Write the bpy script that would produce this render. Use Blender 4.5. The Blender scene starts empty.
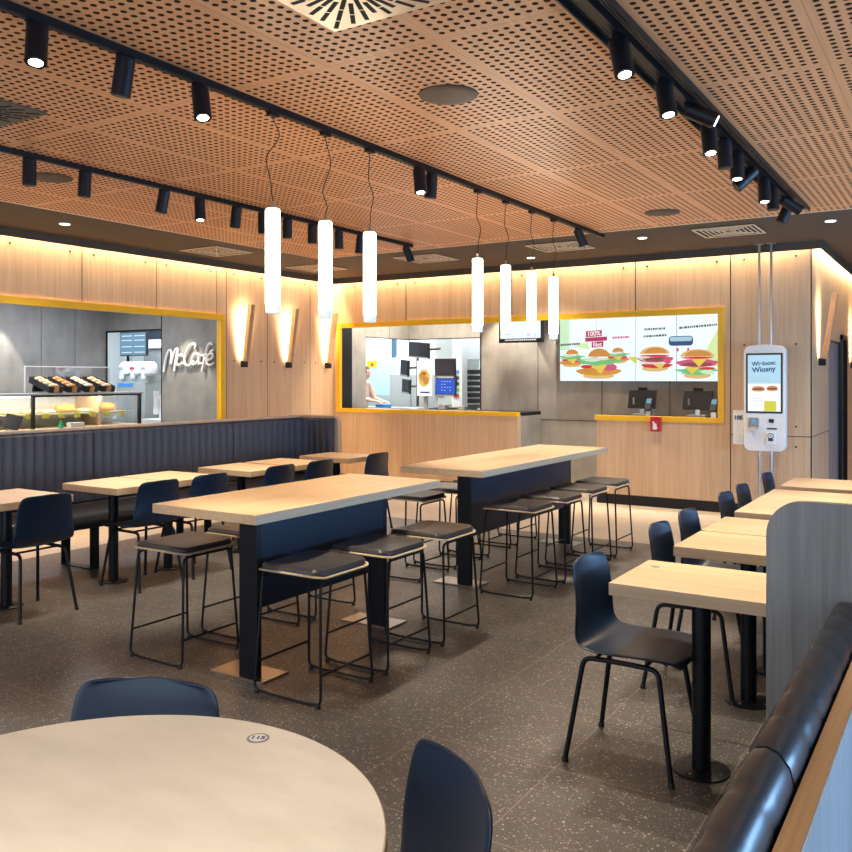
import bpy, bmesh, math, random
from mathutils import Vector, Matrix
random.seed(7)
PI = math.pi
SC = bpy.context.scene
COL = SC.collection

# ------------------------------------------------------------------ materials
class NT:
    def __init__(s, name):
        s.m = bpy.data.materials.new(name); s.m.use_nodes = True
        s.t = s.m.node_tree; s.t.nodes.clear()
        s.out = s.t.nodes.new('ShaderNodeOutputMaterial')
        s.b = s.t.nodes.new('ShaderNodeBsdfPrincipled')
        s.t.links.new(s.b.outputs[0], s.out.inputs[0])
    def n(s, k, **kw):
        x = s.t.nodes.new(k)
        for a, v in kw.items(): setattr(x, a, v)
        return x
    def l(s, a, b): s.t.links.new(a, b)
    def put(s, sock, v):
        if isinstance(v, (int, float)): sock.default_value = v
        elif isinstance(v, (tuple, list)): sock.default_value = (*v[:3], 1.0) if len(sock.default_value) == 4 else v
        else: s.l(v, sock)
    def ma(s, op, a, b=None, c=None):
        x = s.n('ShaderNodeMath', operation=op)
        for i, v in enumerate((a, b, c)):
            if v is not None: s.put(x.inputs[i], v)
        return x.outputs[0]
    def mix(s, f, a, b):
        x = s.n('ShaderNodeMix', data_type='RGBA')
        s.put(x.inputs[0], f); s.put(x.inputs[6], a); s.put(x.inputs[7], b)
        return x.outputs[2]
    def coord(s, scale=(1, 1, 1)):
        g = s.n('ShaderNodeNewGeometry'); mp = s.n('ShaderNodeMapping')
        s.l(g.outputs['Position'], mp.inputs[0]); mp.inputs['Scale'].default_value = scale
        return mp.outputs[0]
    def ocoord(s, scale=(1, 1, 1)):
        g = s.n('ShaderNodeTexCoord'); mp = s.n('ShaderNodeMapping')
        s.l(g.outputs['Object'], mp.inputs[0]); mp.inputs['Scale'].default_value = scale
        return mp.outputs[0]
    def noise(s, vec, scale, detail=3, rough=.5):
        x = s.n('ShaderNodeTexNoise'); s.l(vec, x.inputs['Vector'])
        x.inputs['Scale'].default_value = scale; x.inputs['Detail'].default_value = detail; x.inputs['Roughness'].default_value = rough
        return x.outputs['Fac']
    def ramp(s, f, *stops):
        x = s.n('ShaderNodeValToRGB'); s.l(f, x.inputs[0])
        e = x.color_ramp.elements
        while len(e) < len(stops): e.new(.5)
        for i, (p, c) in enumerate(stops): e[i].position = p; e[i].color = (*c, 1)
        return x.outputs[0]
    def bump(s, h, st=.1, d=.002):
        x = s.n('ShaderNodeBump'); x.inputs['Strength'].default_value = st; x.inputs['Distance'].default_value = d
        s.l(h, x.inputs['Height']); s.l(x.outputs[0], s.b.inputs['Normal'])
    def set(s, **kw):
        for k, v in kw.items():
            s.put(s.b.inputs[{'col': 'Base Color', 'rough': 'Roughness', 'metal': 'Metallic', 'spec': 'Specular IOR Level', 'coat': 'Coat Weight', 'alpha': 'Alpha', 'trans': 'Transmission Weight', 'ec': 'Emission Color', 'es': 'Emission Strength', 'ior': 'IOR', 'sheen': 'Sheen Weight', 'croug': 'Coat Roughness'}[k]], v)
        return s.m

def lin(r, g, b):
    f = lambda c: (c / 255 / 12.92) if c <= 10 else ((c / 255 + .055) / 1.055) ** 2.4
    return (f(r), f(g), f(b))
def plain(name, c, rough=.5, metal=0, var=.06, scale=30, **kw):
    n = NT(name); v = n.noise(n.ocoord(), scale, 2)
    a = tuple(x * (1 - var) for x in c); b = tuple(min(1, x * (1 + var)) for x in c)
    return n.set(col=n.mix(v, a, b), rough=rough, metal=metal, **kw)
def emit(name, c, st): 
    n = NT(name); return n.set(col=(.01, .01, .01), rough=.5, spec=.15, ec=c, es=st)
def wood(name, c1, c2, axis, rough=.45, fine=60, obj=False):
    n = NT(name); sc = [fine, fine, fine]; sc[axis] = 1.3
    v = (n.ocoord if obj else n.coord)(tuple(sc)); a = n.noise(v, 1, 4, .65)
    sc2 = [7, 7, 7]; sc2[axis] = .5
    b = n.noise((n.ocoord if obj else n.coord)(tuple(sc2)), 1, 3)
    f = n.ma('ADD', n.ma('MULTIPLY', a, .62), n.ma('MULTIPLY', b, .38))
    col = n.ramp(f, (.34, c1), (.64, c2))
    n.set(col=col, rough=rough)
    n.bump(a, .08, .001)
    return n.m

M = {}
OAK1, OAK2 = (.52, .345, .205), (.68, .485, .31)
M['oak_y'] = wood('oak_laminate_lengthwise', (.60, .40, .225), (.76, .55, .35), 1, .38)
M['oak_x'] = wood('oak_laminate_crosswise', (.60, .40, .225), (.76, .55, .35), 0, .38)
M['oak_wall'] = wood('oak_wall_panel', OAK1, OAK2, 2, .42, 45)
M['oak_trim'] = wood('oak_trim', (.42, .24, .11), (.58, .36, .19), 1, .45)
M['oak_pale'] = wood('oak_bench_rail', (.50, .35, .22), (.62, .46, .31), 2, .45)
M['ply'] = plain('plywood_shell', (.62, .50, .34), .4)
M['ash_grey'] = wood('grey_wood_laminate', (.22, .21, .195), (.37, .355, .335), 2, .45, 38)
M['ash_white'] = wood('whitewashed_laminate', (.55, .56, .55), (.70, .71, .71), 2, .45, 40)
M['steelblk'] = plain('black_powder_coat', (.006, .007, .011), .40, spec=.35)
M['navy'] = plain('navy_powder_coat', (.008, .018, .040), .42, spec=.4)
M['black'] = plain('black_plastic', (.012, .012, .013), .4)
M['trackblk'] = plain('black_track_aluminium', (.005, .005, .006), .4, spec=.25)
M['chair'] = plain('navy_moulded_plastic', (.006, .020, .050), .36, spec=.5)
M['vinyl'] = plain('charcoal_stool_vinyl', (.060, .052, .050), .34, var=.12, scale=60)
M['fabric'] = plain('slate_bench_fabric', (.046, .050, .072), .62, var=.12, scale=80)
M['fabricseat'] = plain('dark_bench_leather', (.035, .035, .042), .35)
M['leather'] = plain('navy_bench_leather', (.026, .026, .032), .30, spec=.6)
M['white'] = plain('white_plastic', (.78, .79, .80), .35)
M['steel'] = plain('brushed_steel', (.55, .54, .52), .28, 1)
M['plate'] = plain('satin_steel_plate', (.55, .50, .44), .30, 1)
M['greyst'] = plain('grey_equipment_steel', (.42, .45, .45), .4, .3)
M['yellow'] = plain('yellow_frame_paint', (.86, .50, .015), .4, var=.03)
M['darkceil'] = plain('dark_brown_ceiling_paint', (.080, .060, .042), .75)
M['dark'] = plain('dark_void', (.01, .009, .008), .8)
M['champ'] = plain('champagne_metal', (.62, .54, .42), .35, .8)
M['louvre'] = plain('beige_vent_metal', (.78, .62, .42), .45)
M['champ_shaded'] = plain('champagne_metal_shaded', (.10, .085, .065), .4, .5)
M['speaker'] = plain('bronze_speaker_mesh', (.10, .075, .058), .55, .3)
M['kitwall'] = plain('pale_kitchen_wall', (.50, .55, .55), .5)
M['kitwhite'] = plain('white_kitchen_wall', (.72, .76, .78), .45)
M['skin'] = plain('skin', (.60, .36, .25), .5)
M['hair'] = plain('dark_hair', (.02, .015, .012), .6)
M['shirt'] = plain('beige_shirt', (.55, .42, .33), .8)
M['trouser'] = plain('dark_trousers', (.03, .03, .04), .8)
M['bluecloth'] = plain('blue_glove', (.05, .25, .62), .5)
M['red'] = plain('red_plastic', (.50, .02, .035), .4)
M['green'] = plain('green_plastic', (.02, .45, .16), .4)
M['bread'] = plain('baked_crust', (.62, .30, .08), .6, var=.35, scale=25)
M['bun'] = plain('pale_bread', (.75, .55, .30), .6, var=.25, scale=25)
M['sand'] = plain('cream_pastry', (.80, .66, .45), .6, var=.15)
M['tagy'] = plain('yellow_green_tag', (.62, .62, .10), .5)
M['bluestrip'] = plain('blue_label', (.05, .25, .70), .5)
M['lettering'] = plain('white_lettering', (.88, .88, .86), .35)
M['ink'] = plain('navy_ink', (.03, .04, .12), .6)
M['gray'] = plain('mid_grey_plastic', (.25, .26, .27), .45)
M['doorgrey'] = plain('blue_grey_door', (.20, .24, .29), .4)
M['orangelit'] = plain('orange_lit_corridor_wall', (.62, .36, .14), .6)  # warm orange light on this wall is put into its colour

def concrete(name, c):
    n = NT(name); v = n.coord((3, 3, 3)); a = n.noise(v, 1, 6, .6); b = n.noise(n.coord((14, 14, 2)), 1, 4)
    f = n.ma('ADD', n.ma('MULTIPLY', a, .7), n.ma('MULTIPLY', b, .3))
    n.set(col=n.ramp(f, (.33, tuple(x * .78 for x in c)), (.68, tuple(x * 1.2 for x in c))), rough=.55)
    return n.m
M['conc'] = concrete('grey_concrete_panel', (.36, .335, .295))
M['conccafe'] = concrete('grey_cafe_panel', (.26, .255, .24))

# terrazzo floor tile
def floor_mat():
    n = NT('dark_terrazzo_tile'); g = n.n('ShaderNodeNewGeometry'); sp = n.n('ShaderNodeSeparateXYZ'); n.l(g.outputs['Position'], sp.inputs[0])
    P = .6
    def line(o, off):
        u = n.ma('MODULO', n.ma('ADD', n.ma('SUBTRACT', o, off), 60.0), P)
        return n.ma('LESS_THAN', n.ma('MINIMUM', u, n.ma('SUBTRACT', P, u)), .0022)
    gr = n.ma('MAXIMUM', line(sp.outputs[0], -1.977), line(sp.outputs[1], 3.113))
    def chips(scale, lo, size):
        v = n.n('ShaderNodeTexVoronoi'); n.l(g.outputs['Position'], v.inputs['Vector']); v.inputs['Scale'].default_value = scale
        s2 = n.n('ShaderNodeSeparateColor'); n.l(v.outputs['Color'], s2.inputs[0])
        sel = n.ma('GREATER_THAN', s2.outputs[0], lo)
        d = n.ma('LESS_THAN', v.outputs['Distance'], n.ma('MULTIPLY', s2.outputs[1], size))
        return n.ma('MULTIPLY', sel, d), s2.outputs[2]
    c1, r1 = chips(105, .45, .55); c2, r2 = chips(210, .35, .6)
    base = n.ramp(n.noise(n.coord(), 2.2, 5, .6), (.3, (.070, .066, .065)), (.7, (.110, .103, .101)))
    col = n.mix(n.ma('MULTIPLY', c2, .5), base, (.24, .22, .205))
    col = n.mix(n.ma('MULTIPLY', c1, n.ma('ADD', n.ma('MULTIPLY', r1, .7), .15)), col, (.52, .49, .45))
    col = n.mix(n.ma('MULTIPLY', gr, .8), col, (.30, .26, .225))
    n.set(col=col, rough=n.ma('ADD', n.ma('MULTIPLY', n.noise(n.coord(), 6, 3), .15), .30), spec=.45)
    return n.m
M['floor'] = floor_mat()
def lfloor_mat():
    n = NT('pale_stone_floor'); 
    n.set(col=n.ramp(n.noise(n.coord((1.5, 6, 1)), 3, 5), (.3, (.50, .43, .36)), (.7, (.60, .52, .44))), rough=.38)
    return n.m
M['lfloor'] = lfloor_mat()

def perf_mat():
    n = NT('perforated_oak_ceiling_panel'); g = n.n('ShaderNodeNewGeometry'); sp = n.n('ShaderNodeSeparateXYZ'); n.l(g.outputs['Position'], sp.inputs[0])
    xo = n.ma('ADD', -1.915, n.ma('MULTIPLY', n.ma('GREATER_THAN', sp.outputs[0], -1.22), .168))
    u = n.ma('MODULO', n.ma('ADD', n.ma('SUBTRACT', sp.outputs[0], xo), 60.0), .6)
    v = n.ma('MODULO', n.ma('ADD', n.ma('SUBTRACT', sp.outputs[1], 3.12), 60.0), 1.2)
    cu = n.ma('ADD', n.ma('DIVIDE', u, .05), .5); rv = n.ma('ADD', n.ma('DIVIDE', v, .05), .5)
    du = n.ma('MULTIPLY', n.ma('SUBTRACT', n.ma('FRACT', cu), .5), .05)
    dv = n.ma('MULTIPLY', n.ma('SUBTRACT', n.ma('FRACT', rv), .5), .05)
    d = n.ma('SQRT', n.ma('ADD', n.ma('MULTIPLY', du, du), n.ma('MULTIPLY', dv, dv)))
    ci = n.ma('FLOOR', cu); row = n.ma('FLOOR', rv)
    h = n.ma('LESS_THAN', d, .0135)
    for x in (n.ma('GREATER_THAN', ci, .5), n.ma('LESS_THAN', ci, 11.5), n.ma('GREATER_THAN', row, .5), n.ma('LESS_THAN', row, 23.5)):
        h = n.ma('MULTIPLY', h, x)
    j = n.ma('MAXIMUM', n.ma('LESS_THAN', u, .003), n.ma('LESS_THAN', v, .003))
    w = n.noise(n.coord((40, 1.5, 1)), 1, 4, .6)
    wc = n.ramp(w, (.3, (.72, .33, .145)), (.7, (.88, .445, .21)))
    col = n.mix(n.ma('MULTIPLY', j, .55), wc, (.10, .05, .02))
    col = n.mix(h, col, (.050, .022, .010))
    n.set(col=col, rough=n.ma('ADD', n.ma('MULTIPLY', h, .5), .42), spec=n.ma('SUBTRACT', .5, n.ma('MULTIPLY', h, .45)))
    return n.m
M['perf'] = perf_mat()
def marble():
    n = NT('pale_marble_laminate'); v = n.noise(n.coord((3, 7, 1)), 1.6, 7, .62)
    n.set(col=n.ramp(v, (.25, (.68, .64, .58)), (.52, (.76, .725, .67)), (.78, (.81, .78, .73))), rough=.35); return n.m
M['marble'] = marble()
def glass(name='clear_glass', tint=(.9, .95, .95)):
    n = NT(name); n.set(col=tint, rough=.03, trans=1.0, ior=1.45, alpha=.16); return n.m
M['glass'] = glass()
def frosted():
    n = NT('frosted_glass_cap'); n.set(col=(.6, .66, .72), rough=.3, ec=(.75, .83, 1.0), es=.35); return n.m
M['cap'] = frosted()
M['lamp'] = emit('opal_tube_glow', (1, .88, .70), 8.5)
M['lens'] = emit('spot_lens_glow', (1, .95, .85), 14)
M['down'] = emit('downlight_glow', (1, .88, .68), 6)
M['led'] = emit('led_strip_glow', (1, .72, .38), 9)
M['scr_white'] = emit('menu_screen_white', (.82, .96, .98), .72)
M['scr_blue'] = emit('blue_screen', (.02, .10, .70), .6)
M['scr_pale'] = emit('pale_blue_screen', (.20, .48, .72), .45)
M['scr_kiosk'] = emit('kiosk_screen', (.50, .78, .95), .62)
M['scr_dark'] = plain('dark_screen', (.018, .022, .035), .15)
M['sky'] = emit('daylight_pane', (.80, .90, 1.0), 1.8)
def art(name, c, st=.52): M[name] = emit('screen_ink_' + name, c, st)
art('a_bun', (.80, .33, .07)); art('a_bunlt', (.95, .62, .25)); art('a_lett', (.22, .68, .25)); art('a_chick', (.85, .38, .06)); art('a_cheese', (1, .75, .12))
art('a_pink', (.80, .12, .25)); art('a_meat', (.32, .10, .07)); art('a_red', (.75, .05, .06)); art('a_cream', (.95, .88, .80)); art('a_mag', (.60, .03, .14)); art('a_navy', (.03, .08, .25))
art('a_dark', (.05, .06, .08)); art('a_mint', (.66, .95, .62), .6); art('a_yel', (.85, .85, .08)); art('a_lime', (.75, .95, .45), .6); art('a_white', (1, 1, 1), .66); art('a_sky', (.45, .72, .90), .55)

# ------------------------------------------------------------------ mesh helpers
def box(bm, x0, x1, y0, y1, z0, z1, mat=None):
    vs = [bm.verts.new(Vector(p)) for p in ((x0, y0, z0), (x1, y0, z0), (x1, y1, z0), (x0, y1, z0), (x0, y0, z1), (x1, y0, z1), (x1, y1, z1), (x0, y1, z1))]
    if mat is not None:
        for v in vs: v.co = mat @ v.co
    for f in ((0, 3, 2, 1), (4, 5, 6, 7), (0, 1, 5, 4), (1, 2, 6, 5), (2, 3, 7, 6), (3, 0, 4, 7)): bm.faces.new([vs[i] for i in f])
def tube(bm, pts, r, n=8, caps=True, closed=False, radii=None):
    pts = [Vector(p) for p in pts]; rings = []; up = None
    L = len(pts)
    for i, p in enumerate(pts):
        if closed: t = pts[(i + 1) % L] - pts[i - 1]
        else: t = pts[min(i + 1, L - 1)] - pts[max(i - 1, 0)]
        t.normalize()
        if up is None: up = t.orthogonal().normalized()
        up = (up - t * up.dot(t)); up = up.normalized() if up.length > 1e-6 else t.orthogonal().normalized()
        s = t.cross(up); rr = radii[i] if radii else r
        rings.append([bm.verts.new(p + (up * math.cos(2 * PI * k / n) + s * math.sin(2 * PI * k / n)) * rr) for k in range(n)])
    R = list(zip(rings, rings[1:])) + ([(rings[-1], rings[0])] if closed else [])
    for a, b in R:
        for k in range(n): bm.faces.new([a[k], a[(k + 1) % n], b[(k + 1) % n], b[k]])
    if caps and not closed:
        bm.faces.new(rings[0][::-1]); bm.faces.new(rings[-1])
def bend(pts, r, k=4):
    """polyline with rounded corners"""
    pts = [Vector(p) for p in pts]; out = [pts[0]]
    for i in range(1, len(pts) - 1):
        a, b, c = pts[i - 1:i + 2]; d1 = (a - b); d2 = (c - b)
        q = min(r, d1.length * .45, d2.length * .45); p1 = b + d1.normalized() * q; p2 = b + d2.normalized() * q
        for j in range(k + 1):
            t = j / k; out.append(p1 * (1 - t) ** 2 + b * 2 * t * (1 - t) + p2 * t ** 2)
    out.append(pts[-1]); return out
def lathe(bm, prof, c=(0, 0, 0), n=28, mat=None):
    c = Vector(c); rings = []
    for r, z in prof:
        ring = []
        for k in range(n):
            p = Vector((max(r, 1e-4) * math.cos(2 * PI * k / n), max(r, 1e-4) * math.sin(2 * PI * k / n), z))
            if mat is not None: p = mat @ p
            ring.append(bm.verts.new(p + c))
        rings.append(ring)
    for a, b in zip(rings, rings[1:]):
        for k in range(n): bm.faces.new([a[k], a[(k + 1) % n], b[(k + 1) % n], b[k]])
    bm.faces.new(rings[0][::-1]); bm.faces.new(rings[-1])
def prism(bm, poly, fn, d0, d1):
    """poly of (u,v); fn(u,v,d)->xyz"""
    a = [bm.verts.new(Vector(fn(u, v, d0))) for u, v in poly]; b = [bm.verts.new(Vector(fn(u, v, d1))) for u, v in poly]
    bm.faces.new(a[::-1]); bm.faces.new(b); k = len(poly)
    for i in range(k): bm.faces.new([a[i], a[(i + 1) % k], b[(i + 1) % k], b[i]])
def rrect(x0, x1, y0, y1, r, k=5, rs=None):
    rs = rs or (r, r, r, r); out = []
    for (cx, cy, a0), rr in zip(((x1, y1, 0), (x0, y1, 90), (x0, y0, 180), (x1, y0, 270)), rs):
        ox = cx - rr if cx == x1 else cx + rr; oy = cy - rr if cy == y1 else cy + rr
        if rr <= 0: out.append((cx, cy)); continue
        for j in range(k + 1):
            a = math.radians(a0 + 90 * j / k); out.append((ox + rr * math.cos(a), oy + rr * math.sin(a)))
    return out
def ob(name, bm, mat, parent=None, smooth=False, bevel=0, loc=None):
    bmesh.ops.recalc_face_normals(bm, faces=bm.faces[:])
    me = bpy.data.meshes.new(name); bm.to_mesh(me); bm.free()
    me.materials.append(M[mat] if isinstance(mat, str) else mat)
    if smooth:
        for p in me.polygons: p.use_smooth = True
        if smooth == 'auto':
            try: me.set_sharp_from_angle(angle=math.radians(40))
            except Exception: pass
    o = bpy.data.objects.new(name, me); COL.objects.link(o)
    if parent: o.parent = parent
    if loc: o.location = loc
    if bevel:
        b = o.modifiers.new('edge', 'BEVEL'); b.width = bevel; b.segments = 2; b.limit_method = 'ANGLE'
    return o
def bx(name, b, mat, parent=None, bevel=0):
    bm = bmesh.new()
    for q in (b if isinstance(b, list) else [b]): box(bm, *q)
    return ob(name, bm, mat, parent, bevel=bevel)
def tb(name, pts, r, mat, parent=None, n=8, **kw):
    bm = bmesh.new(); tube(bm, pts, r, n, **kw); return ob(name, bm, mat, parent, smooth='auto')
def lt(name, prof, mat, parent=None, c=(0, 0, 0), n=28, m=None):
    bm = bmesh.new(); lathe(bm, prof, c, n, m); return ob(name, bm, mat, parent, smooth='auto')
def thing(name, label, cat, loc=(0, 0, 0), rz=0, group=None):
    o = bpy.data.objects.new(name, None); COL.objects.link(o); o.location = loc; o.rotation_euler = (0, 0, rz)
    o.empty_display_size = .1
    return tag(o, label, cat, group)
def tag(o, label, cat, group=None):
    o['label'] = label; o['category'] = cat
    if group: o['group'] = group
    return o
def struct(name, boxes, mat, bevel=0):
    o = bx(name, boxes, mat, bevel=bevel); o['kind'] = 'structure'; return o
def dup(root, loc, rz=None, label=None, group=None):
    def cp(o, par):
        c = o.copy(); COL.objects.link(c); c.parent = par
        for ch in list(o.children): cp(ch, c)
        return c
    r = cp(root, None); r.location = loc
    if rz is not None: r.rotation_euler = (0, 0, rz)
    if label: r['label'] = label
    if group: r['group'] = group
    return r
class Series:
    """first placement uses the prototype itself, later ones copies"""
    def __init__(s, maker): s.maker = maker; s.o = None
    def put(s, loc, rz, label, group):
        if s.o is None:
            s.o = s.maker(); s.o.location = loc; s.o.rotation_euler = (0, 0, rz); s.o['label'] = label
            if group: s.o['group'] = group
            return s.o
        return dup(s.o, loc, rz, label, group)
def text(body, size, mat, parent, mtx, name='lettering', ext=.001, align='CENTER', bold=.03):
    cu = bpy.data.curves.new(name, 'FONT'); cu.body = body; cu.size = size; cu.extrude = ext; cu.align_x = align; cu.align_y = 'CENTER'
    cu.offset = size * bold
    tmp = bpy.data.objects.new('tmp', cu); COL.objects.link(tmp); dg = bpy.context.evaluated_depsgraph_get()
    me = bpy.data.meshes.new_from_object(tmp.evaluated_get(dg)); bpy.data.objects.remove(tmp); bpy.data.curves.remove(cu)
    me.materials.clear(); me.materials.append(M[mat])
    o = bpy.data.objects.new(name, me); COL.objects.link(o); o.parent = parent; o.matrix_local = mtx
    return o
def facing_y(x, y, z, roll=0):   # lettering readable from -y
    return Matrix.Translation((x, y, z)) @ Matrix.Rotation(PI / 2, 4, 'X') @ Matrix.Rotation(roll, 4, 'Z')

# ------------------------------------------------------------------ setting
XL, YB, XR = -7.985, 10.055, -1.448
ZC, ZP = 2.985, 2.972
struct('floor', [(-6.75, 3.2, -3, 7.79, -.1, 0)], 'floor')
struct('floor.001', [(-12.5, -6.75, -3, 15, -.1, 0), (-6.75, 3.2, 7.79, 15, -.1, 0)], 'lfloor')
# perforated ceiling field and dark border ceiling
struct('ceiling', [(-6.64, 1.7, -3, 8.09, ZP, ZP + .012)], 'perf')
struct('ceiling.001', [(XL + .12, -6.642, -3, 8.09, ZC, 3.06), (XL + .12, 3.2, 8.092, YB - .12, ZC, 3.06), (1.702, 3.2, -3, 8.09, ZC, 3.06), (-6.642, 1.702, -3, 8.09, ZC + .02, 3.06),
                       (XR + .12, 3.2, YB - .12, 15, ZC, 3.06)], 'darkceil')
struct('ceiling.002', [(-12.5, 3.2, -3, 15, 3.26, 3.32)], 'dark')
struct('trim_1', [(XL + .105, XL + .12, -3, YB - .105, 2.905, 3.06), (XL + .105, XR + .105, YB - .12, YB - .105, 2.905, 3.06), (XR + .105, XR + .12, YB - .12, 15, 2.905, 3.06)], 'darkceil')
struct('trim_2', [(-6.652, -6.64, -3, 8.10, ZP - .006, ZC + .001), (-6.64, 1.7, 8.09, 8.102, ZP - .006, ZC + .001)], 'louvre')
# left wall with the cafe opening
T = .05
struct('wall_left', [(XL - T, XL, -3, 7.80, 2.30, 3.26), (XL - T, XL, 7.80, YB + .1, 0, 3.26), (XL - T, XL, -3, 7.80, 0, 1.0)], 'oak_wall')
struct('trim_3', [(XL - T - .002, XL + .02, -3, 7.825, 2.262, 2.335), (XL - T - .002, XL + .02, 7.75, 7.825, 1.0, 2.262), (XL - T - .002, XL + .02, -3, 7.825, .95, 1.0)], 'yellow')
# back wall: header, right pier, two counters
struct('wall_back', [(XL, -2.38, YB, YB + .03, 2.31, 3.26), (XL, -7.92, YB, YB + .03, 1.05, 2.31), (-2.38, XR - .006, YB, YB + .12, 0, 3.26), (XL, -4.961, YB, YB + .1, .12, 1.05), (-3.877, -2.38, YB, YB + .1, .12, 1.04)], 'oak_wall')
struct('trim_4', [(-7.925, -2.355, YB - .022, YB + .032, 2.265, 2.335), (-7.925, -7.862, YB - .022, YB + .032, 1.03, 2.265), (-2.425, -2.355, YB - .022, YB + .05, 1.015, 2.265),
                  (-7.862, -4.955, YB - .022, YB + .06, 1.03, 1.085), (-3.90, -2.425, YB - .022, YB + .06, 1.015, 1.075)], 'yellow')
struct('baseboard_back', [(XL, -4.961, YB + .03, YB + .09, 0, .12), (-3.877, XR - .02, YB + .0, YB + .09, 0, .12)], 'steelblk')
struct('trim_5', [(-3.877, XR, YB - .006, YB, 0, .115)], 'steelblk')
struct('wall_right', [(XR - .12, XR, YB + .006, 11.40, 0, 3.26), (XR - .12, XR, 12.50, 13.05, 2.1, 3.26), (XR - .12, XR, 11.40, 12.50, 2.0, 3.26), (XR - .12, XR, 13.05, 15, 0, 3.26)], 'oak_wall')
struct('trim_6', [(XR - .004, XR + .006, YB - .004, YB + .008, 0, 2.95)], 'steelblk')
struct('door_1', [(XR - .06, XR - .02, 11.42, 12.48, 0, 1.98)], 'doorgrey')
struct('trim_7', [(XR - .07, XR + .03, 12.49, 12.56, 0, 2.1), (XR - .07, XR + .03, 12.99, 13.06, 0, 2.1), (XR - .07, XR + .03, 12.49, 13.06, 2.04, 2.1)], 'steelblk')
struct('wall_corridor', [(XR - 1.4, XR - .3, 13.4, 13.5, 0, 2.6), (XR - .1, 3.2, 14.9, 15, 0, 3.2)], 'orangelit')
# panel joints and screw heads of the cladding
jb = []
for y in (2.9, 3.85, 4.80, 5.765, 6.756, 7.70): jb.append((XL - .001, XL + .0015, y - .003, y + .003, 2.336, 3.0))
for y in (7.748 + .12, 8.623, 9.504): jb.append((XL - .001, XL + .0015, y - .003, y + .003, .1, 3.0))
for x in (-6.701, -5.05, -3.392): jb.append((x - .004, x + .004, YB - .0015, YB, 2.336, 3.0))
jb.append((-2.289 - .005, -2.289 + .005, YB - .0015, YB, .12, 3.0)); jb.append((-2.289, XR, YB - .0015, YB, .889, .896)); jb.append((XR, XR + .0015, YB, 11.4, .889, .896))
struct('trim_8', jb, 'dark')
bm = bmesh.new()
for y in (2.75, 3.0, 3.7, 4.0, 4.65, 4.95, 5.62, 5.91, 6.60, 6.90, 7.6, 8.0, 8.5, 8.75, 9.38, 9.63):
    for z in (2.86,) + ((1.75,) if y > 7.9 else ()): box(bm, XL, XL + .004, y - .009, y + .009, z - .009, z + .009)
for x in (-7.6, -6.85, -6.55, -5.2, -4.9, -3.54, -3.25, -2.44, -2.14, -1.6):
    for z in (2.86,) + ((1.9, 1.0, .78) if x > -2.2 else ()): box(bm, x - .009, x + .009, YB - .004, YB, z - .009, z + .009)
o = ob('trim_9', bm, 'steelblk'); o['kind'] = 'structure'

# serving recess behind the back wall
struct('wall_recess', [(-8.07, -7.95, YB + .03, 10.45, 0, 3.1)], 'steelblk')
struct('wall_recess.001', [(-8.07, -7.95, 10.45, 10.80, 0, 3.1), (-8.07, -7.95, 10.80, 12.04, 2.172, 3.1), (-8.07, -7.95, 10.80, 12.04, 0, 1.03),
                           (-8.07, -5.911, 12.04, 12.16, 2.178, 3.1), (-7.95, -5.911, 12.04, 12.16, 0, 1.0), (-5.911, -1.6, 10.789, 10.90, 0, 3.1), (-5.911, -5.80, 10.90, 12.16, 0, 3.1)], 'conc')
struct('trim_10', [(-5.016, -5.010, 10.786, 10.79, .97, 3.1), (-4.096, -4.088, 10.786, 10.79, .97, 3.1), (-3.198, -3.190, 10.786, 10.79, .97, 3.1), (-5.0, -3.0, 10.786, 10.79, .957, .965),
                   (-7.951, -7.948, 11.45, 11.456, 2.172, 3.1), (-7.96, -5.9, 12.03, 12.04, 2.165, 2.18), (-7.95, -7.94, 10.80, 12.04, 2.16, 2.174), (-5.915, -5.90, 10.78, 10.79, 1.03, 2.178)], 'steelblk')
struct('baseboard_recess', [(-4.94, -3.9, 10.775, 10.789, 0, .10)], 'steelblk')
struct('ceiling.003', [(-8.0, -1.6, YB + .03, 12.1, 2.75, 2.80)], 'darkceil')
# kitchen beyond
struct('wall_kitchen', [(-9.55, -1.6, 14.4, 14.5, 0, 3.1), (-12.5, -10.55, 14.4, 14.5, 0, 3.1), (-10.55, -9.55, 14.4, 14.5, 0, 1.9), (-10.55, -9.55, 14.4, 14.5, 2.42, 3.1), (-12.5, -12.4, 10, 14.5, 0, 3.1)], 'kitwall')
o = struct('window_1', [(-10.55, -9.55, 14.42, 14.44, 1.9, 2.42)], 'sky')
struct('trim_11', [(-9.93, -9.83, 14.36, 14.42, 1.9, 2.42), (-10.55, -9.55, 14.36, 14.42, 1.88, 1.92)], 'scr_pale')
struct('ceiling.004', [(-12.5, -1.6, 12.16, 14.5, 2.9, 2.96), (-12.5, -8.07, 10, 12.16, 2.9, 2.96)], 'kitwall')
# cafe room behind the left wall
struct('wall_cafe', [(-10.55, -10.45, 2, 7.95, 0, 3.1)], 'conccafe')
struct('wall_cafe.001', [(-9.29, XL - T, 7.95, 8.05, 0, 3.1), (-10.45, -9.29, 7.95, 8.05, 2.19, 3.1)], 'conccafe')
struct('trim_12', [(-10.45, -10.425, 7.935, 7.95, 0, 2.19), (-10.45, -9.285, 7.935, 7.95, 2.175, 2.20), (-9.292, -9.286, 7.94, 7.95, 0, 3.1), (-10.452, -10.4485, 5.75, 5.755, 0, 3.1), (-10.452, -10.4485, 6.92, 6.925, 0, 3.1), (-10.452, -10.4485, 7.434, 7.438, 0, 3.1), (-10.452, -10.446, 4.4, 4.406, 0, 3.1)], 'steelblk')
struct('ceiling.005', [(-10.5, XL - T, 2, 7.95, 2.66, 2.72), (-12.5, -8.1, 8.05, 10, 2.7, 2.76)], 'darkceil')
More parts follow.
